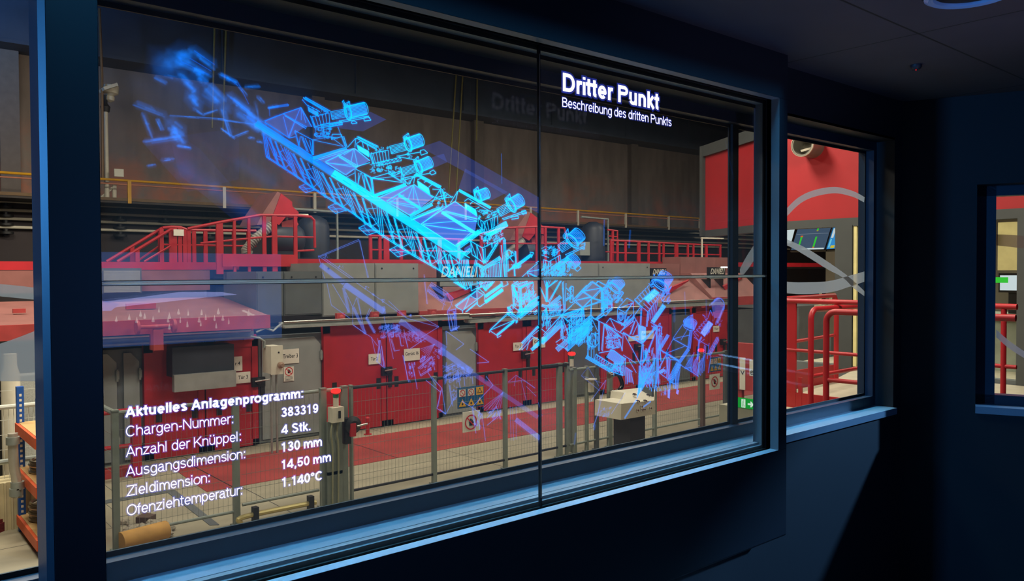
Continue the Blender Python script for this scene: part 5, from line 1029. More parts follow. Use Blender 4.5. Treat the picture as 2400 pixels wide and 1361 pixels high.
L('A', '415 490 455 650;470 540 455 640;480 540 540 700;495 545 555 710;520 560 600 740;570 580 600 740;605 590 610 740;410 480 600 580 600 740;915 540 955 655;930 540 965 650', 1.6)
bundle(px('A', 605, 775), px('A', 965, 668), 6, 4, 1.6); L('A', '640 800 985 690', 1.5)
L('A', '740 810 1040 670;740 820 950 950;1045 670 1210 800;1050 870 1210 820;860 740 1080 870;875 735 1090 860;880 760 1070 880', 1.9)
L('A', '1040 675 1080 860;1035 680 1010 810;1030 680 930 740;740 820 1050 870;740 825 1040 850;950 950 1040 890;730 815 870 750;970 990 1080 1065;960 975 1050 930', 1.2, .9)
L('A', '1070 545 1290 660;1085 545 1300 650;1065 560 1280 672', 2.2); L('A', '1060 560 970 660;1060 560 1050 660;1065 620 1110 590 1290 690;1065 620 1080 670', 1.5); FL('A', '1075 635 1195 700 1200 762 1085 690', 3.2, (0, .25, .6)); L('A', '1075 635 1195 700 1200 762 1085 690 1075 635;1130 600 1140 660;1180 630 1200 690', 1.6)
L('A', '1050 880 1060 1050;1050 885 1220 975 1240 1160;1110 930 1080 1060;1120 930 1170 1130;1150 940 1240 1160;1215 980 1250 1160;1220 980 1361 1000;1080 1065 1245 1170;1090 930 1085 1050', 1.6)
L('A', '130 235 340 200 345 215 130 245', 3, .45); L('A', '140 250 145 330', 2, .3)
# crop B
FL('B', '160 830 440 710 545 690 750 830 610 940 500 1020', 2.0, (.03, .10, .34)); FL('B', '530 1060 820 940 980 870 1220 1030 1190 1210 990 1350', 2.0, (.025, .08, .34))
L('B', '250 870 545 690 750 830;260 875 500 1020;160 835 430 715;500 1020 610 950;100 810 455 680;120 825 470 700', 1.9)
L('B', '540 700 610 930;540 700 540 850;535 700 480 850;280 870 600 920;280 880 560 940;290 872 440 800;620 940 760 850;510 1015 560 960', 1.2, .9)
bundle(px('B', 380, 800), px('B', 620, 950), 5, 4, 1.5); bundle(px('B', 500, 1030), px('B', 740, 900), 6, 4, 1.6); bundle(px('B', 110, 815), px('B', 460, 690), 5, 4, 1.6)
bundle(px('B', 560, 575), px('B', 830, 720), 5, 4, 1.7); FL('B', '580 650 700 730 715 800 590 715', 3.6, (0, .27, .6)); L('B', '555 580 490 690;555 590 540 680;580 640 620 625 810 730;650 670 680 650;700 720 735 690;580 650 700 730 715 800 590 715 580 650;715 800 830 860;740 740 820 745', 1.6)
L('B', '830 730 720 910;820 740 840 830;840 740 885 930;850 745 890 930;870 770 950 830;900 800 840 850;780 830 890 800;760 850 960 820', 1.7); cluster('B', 850, 760, 30, 30, 12, .5)
L('B', '10 580 100 630 120 800;10 590 30 760;30 600 100 790;90 630 110 790;100 620 270 570 420 660;100 625 420 670;400 500 420 660;20 590 90 780', 1.6)
L('B', '110 630 410 600;270 575 410 665', 1.0, .8)
shaft('B', 295, 325, 455, 285, 42); motor('B', 490, 260, 620, 215, 66, n=15); shaft('B', 415, 560, 580, 510, 40); motor('B', 600, 500, 715, 450, 62, n=15)
L('B', '610 330 650 320 690 355 620 380 610 330;710 560 750 535 780 570 730 590 710 560;360 390 620 345;380 395 560 430;440 620 720 570;450 640 600 600', 1.6)
rungs('B', 80, 365, 270, 325, 105, 470, 280, 430, 7); L('B', '60 340 110 470;90 350 125 500', 1.8); rungs('B', 190, 455, 400, 400, 200, 485, 410, 437, 6, zig=True); cluster('B', 200, 520, 110, 50, 50, -.25); cluster('B', 210, 320, 80, 25, 22, -.25); cluster('B', 470, 640, 60, 40, 16, -.3); cluster('B', 500, 390, 40, 30, 12, -.3)
L('B', '270 540 330 600 410 560;300 580 410 545;400 510 440 640;420 620 470 680', 1.6); cluster('B', 340, 540, 50, 40, 18, -.3)
L('B', '620 1110 980 870 1220 1030;625 1115 990 1345;530 1060 820 935;510 1070 830 945;990 1350 1250 1190', 1.9)
bundle(px('B', 840, 985), px('B', 1200, 1210), 6, 5, 1.5); bundle(px('B', 995, 1345), px('B', 1260, 1180), 7, 4, 1.6); bundle(px('B', 510, 1062), px('B', 820, 935), 5, 3, 1.6)
L('B', '860 975 1220 1060;870 985 1215 1080;630 1105 820 960;640 1110 1000 1080;640 1115 1130 1190;650 1120 1100 1180;1000 1080 1215 1085;1000 1340 1150 1200;1130 1190 1190 1210;820 940 840 985;880 970 1215 1055', 1.2, .95)
bundle(px('B', 1020, 750), px('B', 1361, 940), 5, 4, 1.7); FL('B', '1085 890 1200 960 1215 1020 1090 945', 3.6, (0, .27, .6)); L('B', '1010 760 930 890;1010 770 985 870;1080 870 1120 840 1361 980;1140 900 1170 870;1200 950 1240 930;1085 890 1200 960 1215 1020 1090 945 1085 890;1240 960 1340 970', 1.6)
motor('B', 1230, 815, 1325, 780, 58, n=14); cluster('B', 830, 920, 40, 40, 14, -.4)
# crop C
shaft('C', 765, 355, 890, 285, 46); motor('C', 905, 270, 1000, 215, 68, n=15); L('C', '800 420 1050 335;810 432 1055 352;1005 340 1050 330 1062 360 1020 375 1005 340;890 400 970 390 975 415 900 425', 1.7)
cluster('C', 660, 370, 110, 40, 60, -.45); L('C', '540 410 600 455 760 385;545 415 545 480 600 555;570 440 600 560;600 460 570 560;605 460 640 550;620 450 610 560;680 430 690 530;720 410 720 500;750 395 755 480;640 445 660 540;700 420 705 520', 1.5)
FL('C', '650 570 840 445 862 500 680 610', 2.0, (0, .2, .6)); bundle(px('C', 640, 590), px('C', 850, 470), 12, 5, 1.6); L('C', '840 445 862 500', 2)
cluster('C', 690, 600, 110, 50, 70, -.5); cluster('C', 690, 660, 90, 50, 40, 1.45)
L('C', '465 655 590 730 820 620 835 650;465 655 480 800 610 890 640 890;465 660 530 840;530 690 540 850;530 700 600 880;590 735 615 890;600 740 605 900;750 670 620 890;760 680 640 880;740 680 610 880;790 700 830 1050;620 730 620 890', 1.7)
bundle(px('C', 825, 640), px('C', 842, 1050), 5, 3, 1.6); bundle(px('C', 520, 895), px('C', 610, 945), 5, 3, 1.6); bundle(px('C', 610, 945), px('C', 785, 830), 7, 4, 1.6)
L('C', '520 850 470 1050;535 855 485 1050;530 900 540 1050;540 900 600 960;600 950 580 1050;620 950 640 1050;610 950 600 1050;560 930 590 1050', 1.6); cluster('C', 610, 1010, 50, 50, 30, 1.4); rungs('C', 660, 930, 770, 880, 660, 1045, 780, 1040, 8)
L('C', '790 850 800 1050;775 830 785 1050;845 760 850 990;860 765 865 980;840 770 870 750 930 790;935 760 945 900;945 765 952 895;850 790 920 880;850 850 930 800;860 980 930 930;865 970 940 910;930 900 940 1030;925 905 932 1030', 1.9)
bundle(px('C', 940, 930), px('C', 1115, 800), 6, 5, 1.5); L('C', '1095 775 1135 780 1110 835;940 890 1000 910 1000 930 940 950 940 890', 1.8); cluster('C', 950, 920, 40, 30, 20, -.65); cluster('C', 900, 790, 40, 30, 12, -.6)
for x in (345, 365, 385, 400, 415, 428, 440): L('C', f'{x} 850 {x+20} 1052', 1.5)
soft(*px('C', 425, 850), *px('C', 440, 1050), 10, .5, (0, .4, .9)); bundle(px('C', 325, 725), px('C', 560, 555), 10, 5, 1.7); bundle(px('C', 395, 800), px('C', 470, 745), 8, 4, 1.7); FL('C', '400 730 470 690 475 740 395 790', 1.5)
L('C', '230 800 250 1050;230 800 360 900;90 700 140 970;100 690 0 860;220 790 130 870;140 870 250 1050;350 930 250 1050;260 1050 360 960;265 1050 355 990', 1.4)
L('C', '1065 985 1180 890;1065 985 1200 960;1065 990 1090 1050;1000 1050 1065 990;1065 990 1160 1040;1100 1000 1180 1040;1155 890 1190 870', 1.4); FL('C', '1065 985 1200 900 1200 1010 1150 1045', .9)
# below the seam, middle (crop H)
L('H', '580 570 750 670 800 640 770 560;640 560 690 640;670 560 710 650;700 560 730 660;720 560 745 665;745 560 765 655', 1.7)
FL('H', '610 885 890 690 985 740 700 940', 1.0, (.05, .07, .24)); L('H', '600 885 890 680;610 900 880 695;610 895 700 950 980 740;700 950 705 985;720 940 790 770;800 750 890 800;890 690 900 860;900 690 980 740;740 970 900 830;755 965 905 845', 1.6, .85)
L('H', '890 860 930 900 1240 680;910 650 990 720 1000 830;880 670 960 620;920 640 900 690', 1.7); bundle(px('H', 1000, 765), px('H', 1225, 605), 6, 5, 1.5); bundle(px('H', 1000, 840), px('H', 1235, 670), 6, 5, 1.6); soft(*px('H', 1010, 830), *px('H', 1235, 670), 12, .5, (0, .4, .9))
for a in (900, 930, 960, 985, 1010, 1040, 1070, 1100): L('H', f'{a} 565 1012 690', 1.3)
L('H', '830 560 815 660;800 560 820 690;820 600 920 595;820 690 910 640;1080 560 1060 640;1130 560 1040 660;1210 560 1230 640 1310 600 1290 560;1225 560 1240 620', 1.5); cluster('H', 1000, 600, 110, 40, 40, -.3)
# tall leg left of the seam
L('H', '1355 610 1470 650 1640 570;1355 610 1380 890;1370 610 1400 890;1380 900 1470 970 1720 760;1300 930 1360 870 1380 900;1300 940 1440 1040 1720 830;1480 650 1480 950;1470 650 1640 580;1640 570 1640 740;1355 610 1440 560;1370 620 1560 560', 1.8)
for a in range(9): L('H', f'1470 655 {1380+a*32} {560+(a%3)*4}', 1.1); L('H', f'1380 610 {1380+a*10} {690+a*22}', 1.1)
bundle(px('H', 1465, 655), px('H', 1475, 960), 5, 3, 1.7); bundle(px('H', 1450, 1040), px('H', 1710, 835), 9, 5, 1.5); bundle(px('H', 1480, 965), px('H', 1710, 770), 5, 3, 1.5); cluster('H', 1420, 780, 45, 110, 60, 1.3); cluster('H', 1580, 800, 90, 90, 70, -.65); cluster('H', 1590, 690, 50, 80, 40, 1.5); cluster('H', 1340, 960, 50, 50, 26, .6); cluster('H', 1560, 940, 120, 60, 60, -.65)
FL('H', '1300 940 1440 1040 1430 1080 1290 990', .8)
L('H', '1060 1215 1310 970;1070 1205 1330 975;1060 1215 1060 1245;1070 1220 1160 1280 1390 1080;1070 1210 1380 1080;1170 1270 1380 1110;1160 1280 1165 1310 1215 1280;1300 980 1440 1060;1310 1000 1400 1080', 1.6, .75); bundle(px('H', 1160, 1275), px('H', 1385, 1090), 4, 4, 1.3, .7); cluster('H', 1410, 1090, 30, 25, 18, -.6)
# crop D, right of the seam
shaft('D', 735, 285, 845, 215, 46); motor('D', 870, 195, 945, 125, 78, n=16); motor('D', 845, 440, 900, 390, 74, n=15, flange=False, lug=False); L('D', '790 350 1000 250 1000 215;800 365 990 270;930 460 960 490 920 525 890 500 930 460;960 235 1000 230 995 290 960 280', 1.7)
cluster('D', 640, 310, 90, 45, 70, -.55); L('D', '560 400 620 420 740 350;560 400 565 520;575 405 600 530;620 420 590 530;620 420 610 530;630 420 650 520;640 410 640 510;690 380 700 470;720 360 725 450;740 350 745 430;540 350 620 380', 1.5); cluster('D', 660, 510, 120, 55, 110, -.6); cluster('D', 780, 460, 80, 70, 60, -.65); bundle(px('D', 650, 500), px('D', 830, 380), 9, 5, 1.5); cluster('D', 760, 560, 110, 20, 40, -.6)
for a in range(7): L('D', f'{555+a*30} 585 {590+a*4} 705' if a < 4 else f'{640+a*12} 620 600 700', 1.3)
L('D', '520 690 590 850;530 700 600 850;600 640 595 850;590 700 590 850;740 625 610 850;730 640 640 820;750 625 620 860;760 640 775 960;770 630 785 960;800 650 790 940;760 700 770 720', 1.7); bundle(px('D', 595, 640), px('D', 597, 850), 4, 3, 1.5); bundle(px('D', 540, 885), px('D', 605, 905), 5, 3, 1.6); bundle(px('D', 605, 905), px('D', 745, 790), 7, 4, 1.6)
for a, b_ in ((545, 1000), (560, 1080), (590, 1140), (610, 1150), (640, 1120), (560, 950)): L('D', f'590 915 {a} {b_}', 1.5)
rungs('D', 630, 900, 740, 840, 640, 1010, 745, 985, 8); cluster('D', 590, 1030, 45, 90, 50, 1.45); cluster('D', 680, 930, 60, 60, 40, -.5)
for a, b_ in ((980, 910), (960, 930), (940, 945), (900, 850), (860, 890), (850, 1080), (840, 1240), (760, 1240), (800, 1130), (820, 1060), (900, 1010), (640, 1180), (560, 1200), (600, 1160), (960, 980)): L('D', f'750 988 {a} {b_}', 1.4)
L('D', '870 830 1070 640;880 845 1080 650;1080 630 1180 700;970 740 1180 700;970 740 1080 810;890 835 1080 800;880 840 970 910;1080 810 980 910;1080 815 1180 840;980 910 1170 850;1070 820 1060 990;980 910 980 1100;970 915 960 1120;1180 700 1080 810;1180 715 1090 820;880 820 1020 670', 1.6); FL('D', '880 835 1075 635 1180 700 1085 815 975 905', .6)
bundle(px('D', 1182, 700), px('D', 1192, 970), 5, 3, 1.7); L('D', '1120 650 1145 630 1290 710;1180 700 1240 770 1290 830;1190 820 1280 850;1190 970 1220 1000 1290 920 1290 840;1200 760 1250 730;1240 770 1240 960;1200 900 1290 860;1110 1040 1190 970;1130 1040 1210 985', 1.6); cluster('D', 1230, 850, 55, 100, 60, -.5); cluster('D', 850, 760, 40, 60, 30, -.6); L('D', '850 680 880 690 870 860 840 850 850 680;800 700 860 760;800 840 870 780', 1.7)
for a, b_ in ((850, 1100), (880, 1090), (920, 1080), (860, 1010), (830, 1000), (1000, 1060)): L('D', f'980 912 {a} {b_}', 1.4)
for x0, y0, x1, y1, wd, n in ((540, 1290, 755, 1085, 8, 5), (440, 1350, 755, 1045, 5, 3), (700, 1361, 1060, 1060, 10, 5), (800, 1361, 1075, 1095, 9, 5), (330, 1290, 505, 1110, 4, 3), (430, 1361, 590, 1230, 6, 4), (980, 1090, 1070, 1000, 7, 4)): bundle(px('D', x0, y0), px('D', x1, y1), wd, n, 1.4)
L('D', '690 1280 760 1230 830 1290;700 1300 830 1361;470 1130 505 1110 510 1130;840 1070 840 1290;760 1050 770 1240;750 1050 745 1230;860 1010 855 1250;830 1100 850 1260;530 1130 600 1190 590 1260;430 1210 510 1250', 1.5); cluster('D', 900, 1060, 80, 90, 70, -.6); cluster('D', 940, 1220, 100, 70, 70, -.65); cluster('D', 800, 1180, 60, 90, 40, 1.4)
L('D', '300 1361 430 1215 510 1150;330 1361 450 1230;380 1361 420 1220;510 1290 590 1260;510 870 510 1100', 1.3, .8)
# crop E
motor('E', 410, 330, 465, 265, 66, n=14); L('E', '335 270 360 240 385 245 360 305 335 270;420 490 500 400;430 500 505 390 480 370', 1.6); cluster('E', 440, 430, 55, 55, 36, -.7)
L('E', '0 440 160 270 270 340;70 370 270 340;70 370 175 440;0 470 150 430;175 440 70 545;175 445 270 470;70 545 260 475;165 450 160 630;270 340 175 440;0 480 70 545;210 290 230 265 380 350;270 340 330 370 390 470;280 340 290 610;270 330 275 600;290 430 370 480;300 600 375 550 375 480;200 670 280 600;215 675 300 620;160 630 200 670', 1.6); cluster('E', 320, 420, 50, 110, 60, -.6); cluster('E', 330, 540, 50, 50, 30, -.6)
L('E', '70 545 50 700;75 550 20 700;80 550 90 690;160 630 60 700', 1.3); bundle(px('E', 0, 800), px('E', 160, 670), 10, 5, 1.5); bundle(px('E', 0, 930), px('E', 155, 760), 10, 5, 1.5); cluster('E', 70, 830, 80, 70, 50, -.75)
L('E', '160 650 240 690 300 720 500 830;165 660 165 800;240 690 240 1010;250 700 245 1010;170 670 230 800;300 720 280 1010;295 720 270 1000;300 720 350 850;305 720 370 840;310 720 480 870;320 725 485 870;360 660 430 800;360 660 320 710;360 660 520 745 470 810;500 810 700 925 860 740;500 815 705 935;500 810 690 1160;500 815 490 1010;705 930 690 1150;715 930 715 1140;700 935 680 1150', 1.6)
for a in range(5): L('E', f'302 725 {345+a*32} {845+a*4}', 1.1, .8)
L('E', '440 555 540 445 610 485 520 600 440 555;440 555 440 680 510 730 520 600;610 490 610 640 510 730;530 600 600 500;440 555 600 500;540 600 510 725', 1.5)
for i in range(3):
    r = 38-11*i
    for t in range(12): a0, a1 = t*math.pi/6, (t+1)*math.pi/6; L('E', f'{475+r*.8*math.cos(a0):.0f} {640+r*1.2*math.sin(a0):.0f} {475+r*.8*math.cos(a1):.0f} {640+r*1.2*math.sin(a1):.0f}', 1.4)
L('E', '510 740 620 640;515 750 625 650;470 800 610 690;600 840 660 710;580 830 630 680;570 835 620 690;660 710 660 850;610 640 690 530;620 650 660 720;480 740 590 620;450 690 520 740;420 690 510 720', 1.6); cluster('E', 570, 690, 50, 50, 24, -.8)
FL('E', '665 730 740 760 740 890 710 925 670 890', 1.7, (0, .2, .65)); L('E', '665 730 740 760 740 890 710 925 670 890 665 730;680 740 685 900;695 745 700 910;720 755 722 905', 1.7); L('E', '620 850 660 840;600 860 670 880;720 890 860 740;730 900 850 770', 1.5)
motor('E', 905, 300, 965, 205, 78, n=16); FL('E', '715 450 830 350 885 390 770 492', 3.0, (0, .24, .7)); bundle(px('E', 740, 470), px('E', 858, 370), 12, 6, 1.6); L('E', '715 450 830 350 885 390 770 492 715 450', 2)
for i in range(6): L('E', f'{620+i*27} {462-i*27} {665+i*25} {512-i*25} {690+i*24} {470-i*24};{620+i*27} {462-i*27} {650+i*25} {440-i*26}', 1.4)
for i in range(8): L('E', f'{690+i*27} {530-i*27} {760+i*22} {590-i*26} {800+i*16} {555-i*27};{760+i*22} {590-i*26} {752+i*18} {700-i*14}' if i < 6 else f'{700+i*20} {520-i*20} {840+i*8} {470-i*8}', 1.3)
L('E', '690 530 680 730;700 530 690 730;760 590 745 750;770 590 755 750;620 460 690 530;620 465 700 545;770 290 800 310 820 300;780 300 800 330 830 320', 1.6)
FL('E', '800 690 920 510 950 540 830 712', 2.2, (0, .18, .7)); bundle(px('E', 812, 702), px('E', 938, 522), 9, 5, 1.5); rungs('E', 800, 690, 920, 510, 830, 712, 950, 540, 9, 1.0, 1.2, True); cluster('E', 940, 420, 50, 70, 40, -.8); L('E', '890 430 920 480 1010 330;900 440 1015 320', 1.8)
L('E', '790 700 850 740 905 750 910 790;800 740 860 780;855 740 870 1350;865 745 880 1350;850 750 855 1350;890 760 870 1120;905 790 890 1100', 1.7); cluster('E', 860, 760, 55, 35, 30, -.6)
for a in range(10): L('E', f'{695+a*4} {1160-a*6} {770+a*11} {1000-a*28}', 1.3)
for x in range(690, 870, 16): L('E', f'{x} {1180-((x*7)%90)} {x-10} 1361', 1.5)
cluster('E', 800, 1150, 70, 150, 90, 1.5); cluster('E', 900, 930, 30, 110, 50, 1.3); bundle(px('E', 890, 985), px('E', 980, 835), 6, 4, 1.6); L('E', '870 850 900 1120;880 850 905 1120;930 890 975 870', 1.6)
L('E', '870 985 960 1030 1090 1110;880 990 1090 1120;960 1040 870 1230;960 1050 990 1310;975 1090 960 1300;965 1050 1000 1100 1090 1105;950 1060 860 1220;1000 1100 985 1310;870 1230 980 1310', 1.5, .9); FL('E', '950 1050 1000 1095 990 1300 965 1290', .9, (.03, .1, .42)); FL('E', '870 1225 930 1190 950 1220 900 1250', 1.6, (.0, .16, .6)); cluster('E', 915, 1210, 40, 30, 20, -.4)
cluster('E', 395, 905, 62, 70, 80, -.4); cluster('E', 180, 900, 55, 80, 60, 1.5); L('E', '120 840 130 1070;160 820 200 830 240 820;150 830 150 920 200 970 240 920;120 940 190 970;240 690 240 830;130 950 120 1060;160 960 160 1080;190 980 190 1090;210 840 200 960', 1.6)
bundle(px('E', 105, 1068), px('E', 365, 1218), 7, 4, 1.6); L('E', '210 1040 410 1170;240 1030 400 1000 500 1080;360 1220 500 1270;410 1170 370 1215;395 1180 500 1240;460 880 490 1010;440 860 490 1000', 1.6); rungs('E', 210, 1045, 405, 1165, 190, 1110, 370, 1210, 9, .9, 1.2, True); bundle(px('E', 345, 1030), px('E', 505, 1130), 20, 9, 1.6); bundle(px('E', 505, 1080), px('E', 490, 1268), 10, 4, 1.7); L('E', '420 1120 425 1230;440 1110 450 1240;460 1120 470 1250;390 1190 440 1160 500 1270', 1.5); cluster('E', 440, 1180, 60, 60, 40, 1.2)
L('E', '500 1050 640 1140;560 1100 640 1240;520 1180 530 1361;540 1190 545 1361;560 1200 570 1340;580 1210 610 1361;530 1180 600 1230', 1.4, .8); FL('E', '525 1180 580 1215 605 1345 540 1340', .8, (.03, .12, .45))
# crop F
for a in range(14): L('F', f'{230+a*9} {800+(a%4)*18} {195+a*3} {1150-a*9}', 1.4)
L('F', '215 800 210 1070;225 800 220 1060;400 700 215 1100;380 760 240 1060;390 860 300 1000;350 880 230 1080;420 860 380 1050', 1.7); cluster('F', 290, 930, 70, 90, 60, 1.2); cluster('F', 380, 1010, 60, 50, 30, 1.3, .8); cluster('F', 470, 1060, 50, 50, 20, 1.4, .6)
L('F', '190 1160 60 1361', 5, .4); L('F', '340 1180 260 1240', 4, .4)
bundle(px('F', 768, 425), px('F', 745, 620), 6, 4, 1.7); bundle(px('F', 742, 622), px('F', 640, 770), 6, 4, 1.8); bundle(px('F', 640, 775), px('F', 540, 970), 12, 6, 1.7); soft(*px('F', 642, 770), *px('F', 550, 960), 22, .45, (0, .3, .95)); bundle(px('F', 640, 780), px('F', 610, 1050), 7, 4, 1.6); L('F', '540 970 520 1140;550 960 535 1150;600 850 600 1040;530 970 610 1000;575 900 580 1040', 1.8, .9); FL('F', '615 1050 640 1065 630 1110 608 1095', 2, (.02, .1, .5)); FL('F', '520 1060 545 1050 540 1150 520 1140', 2, (.02, .1, .5))
L('F', '575 515 760 475;575 515 740 605;580 520 745 612;575 510 680 360;500 670 700 595;660 530 740 400;575 520 500 670 640 750;500 660 640 745', 1.3, .75)
motor('F', 745, 395, 775, 325, 62, n=12, flange=False, lug=False, k=.85); L('F', '685 325 740 280 790 260;685 325 700 380 800 420;690 330 750 390;700 300 720 370;760 300 700 350', 1.7, .85); FL('F', '690 325 790 262 800 415 705 380', 1.0, (.02, .1, .4))
FL('F', '870 450 955 325 1002 360 912 492', 2.4, (.03, .13, .6)); L('F', '870 450 955 325 1002 360 912 492 870 450;890 260 920 280 915 300;950 290 975 210 1000 270', 1.6, .7); cluster('F', 935, 410, 40, 50, 30, -.9, .7)
for i in range(6): L('F', f'{800+i*24} {440-i*26} {850+i*22} {490-i*28};{800+i*24} {440-i*26} {840+i*22} {430-i*26}', 1.2, .6)
for t in range(14): a0, a1 = -2.6+t*.24, -2.6+(t+1)*.24; L('F', f'{1060+62*math.cos(a0):.0f} {160+76*math.sin(a0):.0f} {1060+62*math.cos(a1):.0f} {160+76*math.sin(a1):.0f}', 2.6, .6)
SF('F', 1118, 180, 1050, 340, 12, .5, (.06, .24, .95)); SF('F', 965, 160, 1050, 90, 8, .4, (.1, .2, .9)); FL('F', '980 130 1060 85 1120 150 1080 300 1010 290', .5, (.08, .1, .5)); cluster('F', 1050, 330, 50, 40, 20, -.9, .5)
L('F', '880 490 850 540 830 740;885 500 857 545 838 740', 2.4, .7); L('F', '790 450 860 560 910 520;800 500 900 560 955 590', 1.1, .6)
for x0, y0, x1, y1 in ((910, 580, 890, 880), (960, 560, 940, 730), (925, 590, 905, 860), (980, 700, 950, 880)): L('F', f'{x0} {y0} {x1} {y1}', 2, .5)
SF('F', 1055, 510, 965, 680, 14, .5, (.05, .2, .9)); rungs('F', 1040, 500, 945, 670, 1065, 530, 975, 690, 7, .5)
L('F', '650 790 850 915;700 830 770 820 770 870;850 760 840 910', 1.6, .8)
for x in range(700, 870, 14): L('F', f'{x+45} {660+(x*5)%90} {x} {830+(x-700)*.45:.0f}', 1.6, .7)
SF('F', 740, 700, 830, 880, 26, .25, (.03, .2, .95)); SF('F', 700, 20, 710, 260, 7, .18); SF('F', 590, 180, 590, 330, 14, .14); SF('F', 930, 100, 935, 330, 8, .14)
COLO = GHOST
# drum and foot post left of the seam (dimmer)
L('H', '285 575 500 710 580 790;250 630 230 690 440 830 490 710;190 470 200 600 230 860;260 720 480 880;500 710 430 940;500 710 570 900;580 790 540 900', 1.1, .45, .5, GHOST); bundle(px('H', 265, 605), px('H', 475, 745), 6, 4, 1.3, .45); bundle(px('H', 240, 675), px('H', 450, 810), 5, 3, 1.3, .45); FL('H', '440 830 500 710 580 790 560 850', .6, (.06, .06, .22)); SF('H', 195, 500, 235, 860, 6, .22, GHOST)
L('H', '500 960 540 1220;540 900 500 960;610 920 620 1180;520 950 610 930;540 1000 580 1200;600 960 600 1190;540 1215 660 1160;545 1225 640 1180', 1.7, .6); cluster('H', 560, 1000, 45, 60, 26, 1.4, .6); cluster('H', 590, 1190, 45, 22, 18, -.4, .6)
# pale ghost of a second truss, lower left of the seam (crops G and I)
gh = dict(k=.34, halo=.4, col=GHOST)
bundle(px('G', 80, 310), px('G', 300, 480), 10, 8, 1.2, .33); bundle(px('G', 300, 490), px('G', 660, 740), 12, 9, 1.2, .4); SF('G', 90, 330, 650, 720, 20, .06, GHOST)
L('G', '65 235 430 80 520 430;75 240 435 92;440 90 510 430;60 230 90 330;60 230 870 800;100 240 400 450;140 480 180 680 350 800;190 490 340 740;310 560 375 700 375 860 540 970;410 610 375 700;410 610 490 940;420 610 450 760;530 710 495 790 580 940;545 720 500 800;660 780 680 890;700 640 870 800 1160 880;540 970 600 1050;380 860 500 950;600 980 660 1240;620 1000 590 1200;610 1000 640 1230;545 970 580 1120;100 380 130 480;840 900 880 1080;690 900 745 1170;730 990 760 1090;800 960 815 1050;990 780 1160 875 960 1000;850 820 1000 1000', 1.4, **gh)
for a, b_ in (((290, 520), (340, 750)), ((380, 700), (490, 940)), ((495, 790), (575, 930)), ((655, 690), (665, 760))): bundle(px('G', *a), px('G', *b_), 5, 4, 1.2, .33)
for x, y in ((265, 330), (580, 580), (665, 640), (500, 525), (890, 780), (120, 230)): cluster('G', x, y, 26, 14, 8, -.2, .4)
cluster('G', 720, 920, 90, 60, 50, -.35, .4); cluster('G', 900, 950, 110, 60, 40, .55, .33)
bundle(px('I', 240, 50), px('I', 700, 330), 11, 7, 1.2, .32); bundle(px('I', 640, 330), px('I', 960, 560), 12, 8, 1.2, .4); bundle(px('I', 950, 560), px('I', 1620, 1010), 8, 5, 1.1, .2); SF('I', 650, 330, 950, 560, 22, .05, GHOST)
L('I', '40 240 20 460 90 520;45 240 95 520;60 300 80 500;270 390 330 660;280 400 320 640;370 480 415 730;360 480 390 600;420 520 560 400 590 540;425 530 560 415;430 540 450 600 560 530;440 590 550 525;610 920 660 720 700 980 610 920;620 910 650 740;640 930 700 975 780 830;150 230 185 350 240 340;240 200 255 300 280 295;280 170 320 310;340 330 510 215;700 150 880 280 800 340;700 150 710 290;940 330 1130 460 1010 470;560 610 660 720;500 640 650 760;520 560 600 690;960 910 1000 1170;975 920 990 1100;1060 980 1095 1245;1110 1020 1210 900;1110 1090 1230 990 1240 1030;1200 900 1250 1030;860 850 960 910 1060 980;960 910 1170 690;740 690 770 900;730 680 760 880;830 650 845 720;880 600 890 700;960 590 970 680;1100 600 1170 690', 1.5, .42, .4, GHOST)
for a in range(9): L('I', f'1270 760 {1060+a*22} {920+(a%3)*14}', 1.1, .26, .4, GHOST)
for a in range(7): L('I', f'590 280 {445+a*12} {330+a*14}', 1.2, .28, .4, GHOST)
bundle(px('I', 1395, 1030), px('I', 1640, 1220), 9, 5, 1.5, .4); SF('I', 1400, 1050, 1640, 1250, 16, .07, GHOST); L('I', '1340 900 1350 1240;1365 905 1375 1240;1400 900 1400 1230;1620 860 1660 1000;1400 590 1590 720 1480 640 1320 660 1400 590;1400 600 1380 700;1500 700 1600 800;1450 640 1500 840', 1.4, .24, .4, GHOST)
cluster('I', 760, 570, 80, 80, 60, -.5, .5); cluster('I', 900, 560, 60, 50, 40, .6, .45); cluster('I', 170, 150, 70, 60, 40, -.4, .42); cluster('I', 360, 560, 30, 90, 30, 1.3, .5); cluster('I', 520, 480, 60, 70, 40, -.6, .5); cluster('I', 790, 760, 30, 70, 24, 1.4, .5); cluster('I', 1030, 1040, 35, 80, 36, 1.4, .45); cluster('I', 1190, 970, 60, 50, 30, -.7, .42); cluster('I', 430, 210, 60, 50, 24, .6, .35); cluster('I', 620, 370, 50, 40, 20, .6, .35)
L('E', '60 1270 310 1361', 1, .2, .3, GHOST); seg(1384, 940, 1420, 890, 1.6, .4, .5, GHOST); seg(1420, 890, 1401, 970, 1.2, .4, .5, GHOST); seg(1408, 925, 1401, 970, 1.2, .35, .5, GHOST); seg(1401, 970, 1390, 1000, 2.4, .4, .5, GHOST); cluster('F', -160, 1290, 70, 50, 30, -.5, .4); seg(1378, 860, 1404, 905, 1.2, .3, .4, GHOST); seg(1378, 860, 1362, 880, 1.2, .25, .4, GHOST); seg(1362, 880, 1405, 915, 1.5, .25, .4, GHOST); soft(1349, 1015, 1346, 1040, 9, .16); soft(1394, 995, 1392, 1006, 9, .3); seg(1465, 920, 1432, 970, 1.4, .4, .4, GHOST)
COLO = None
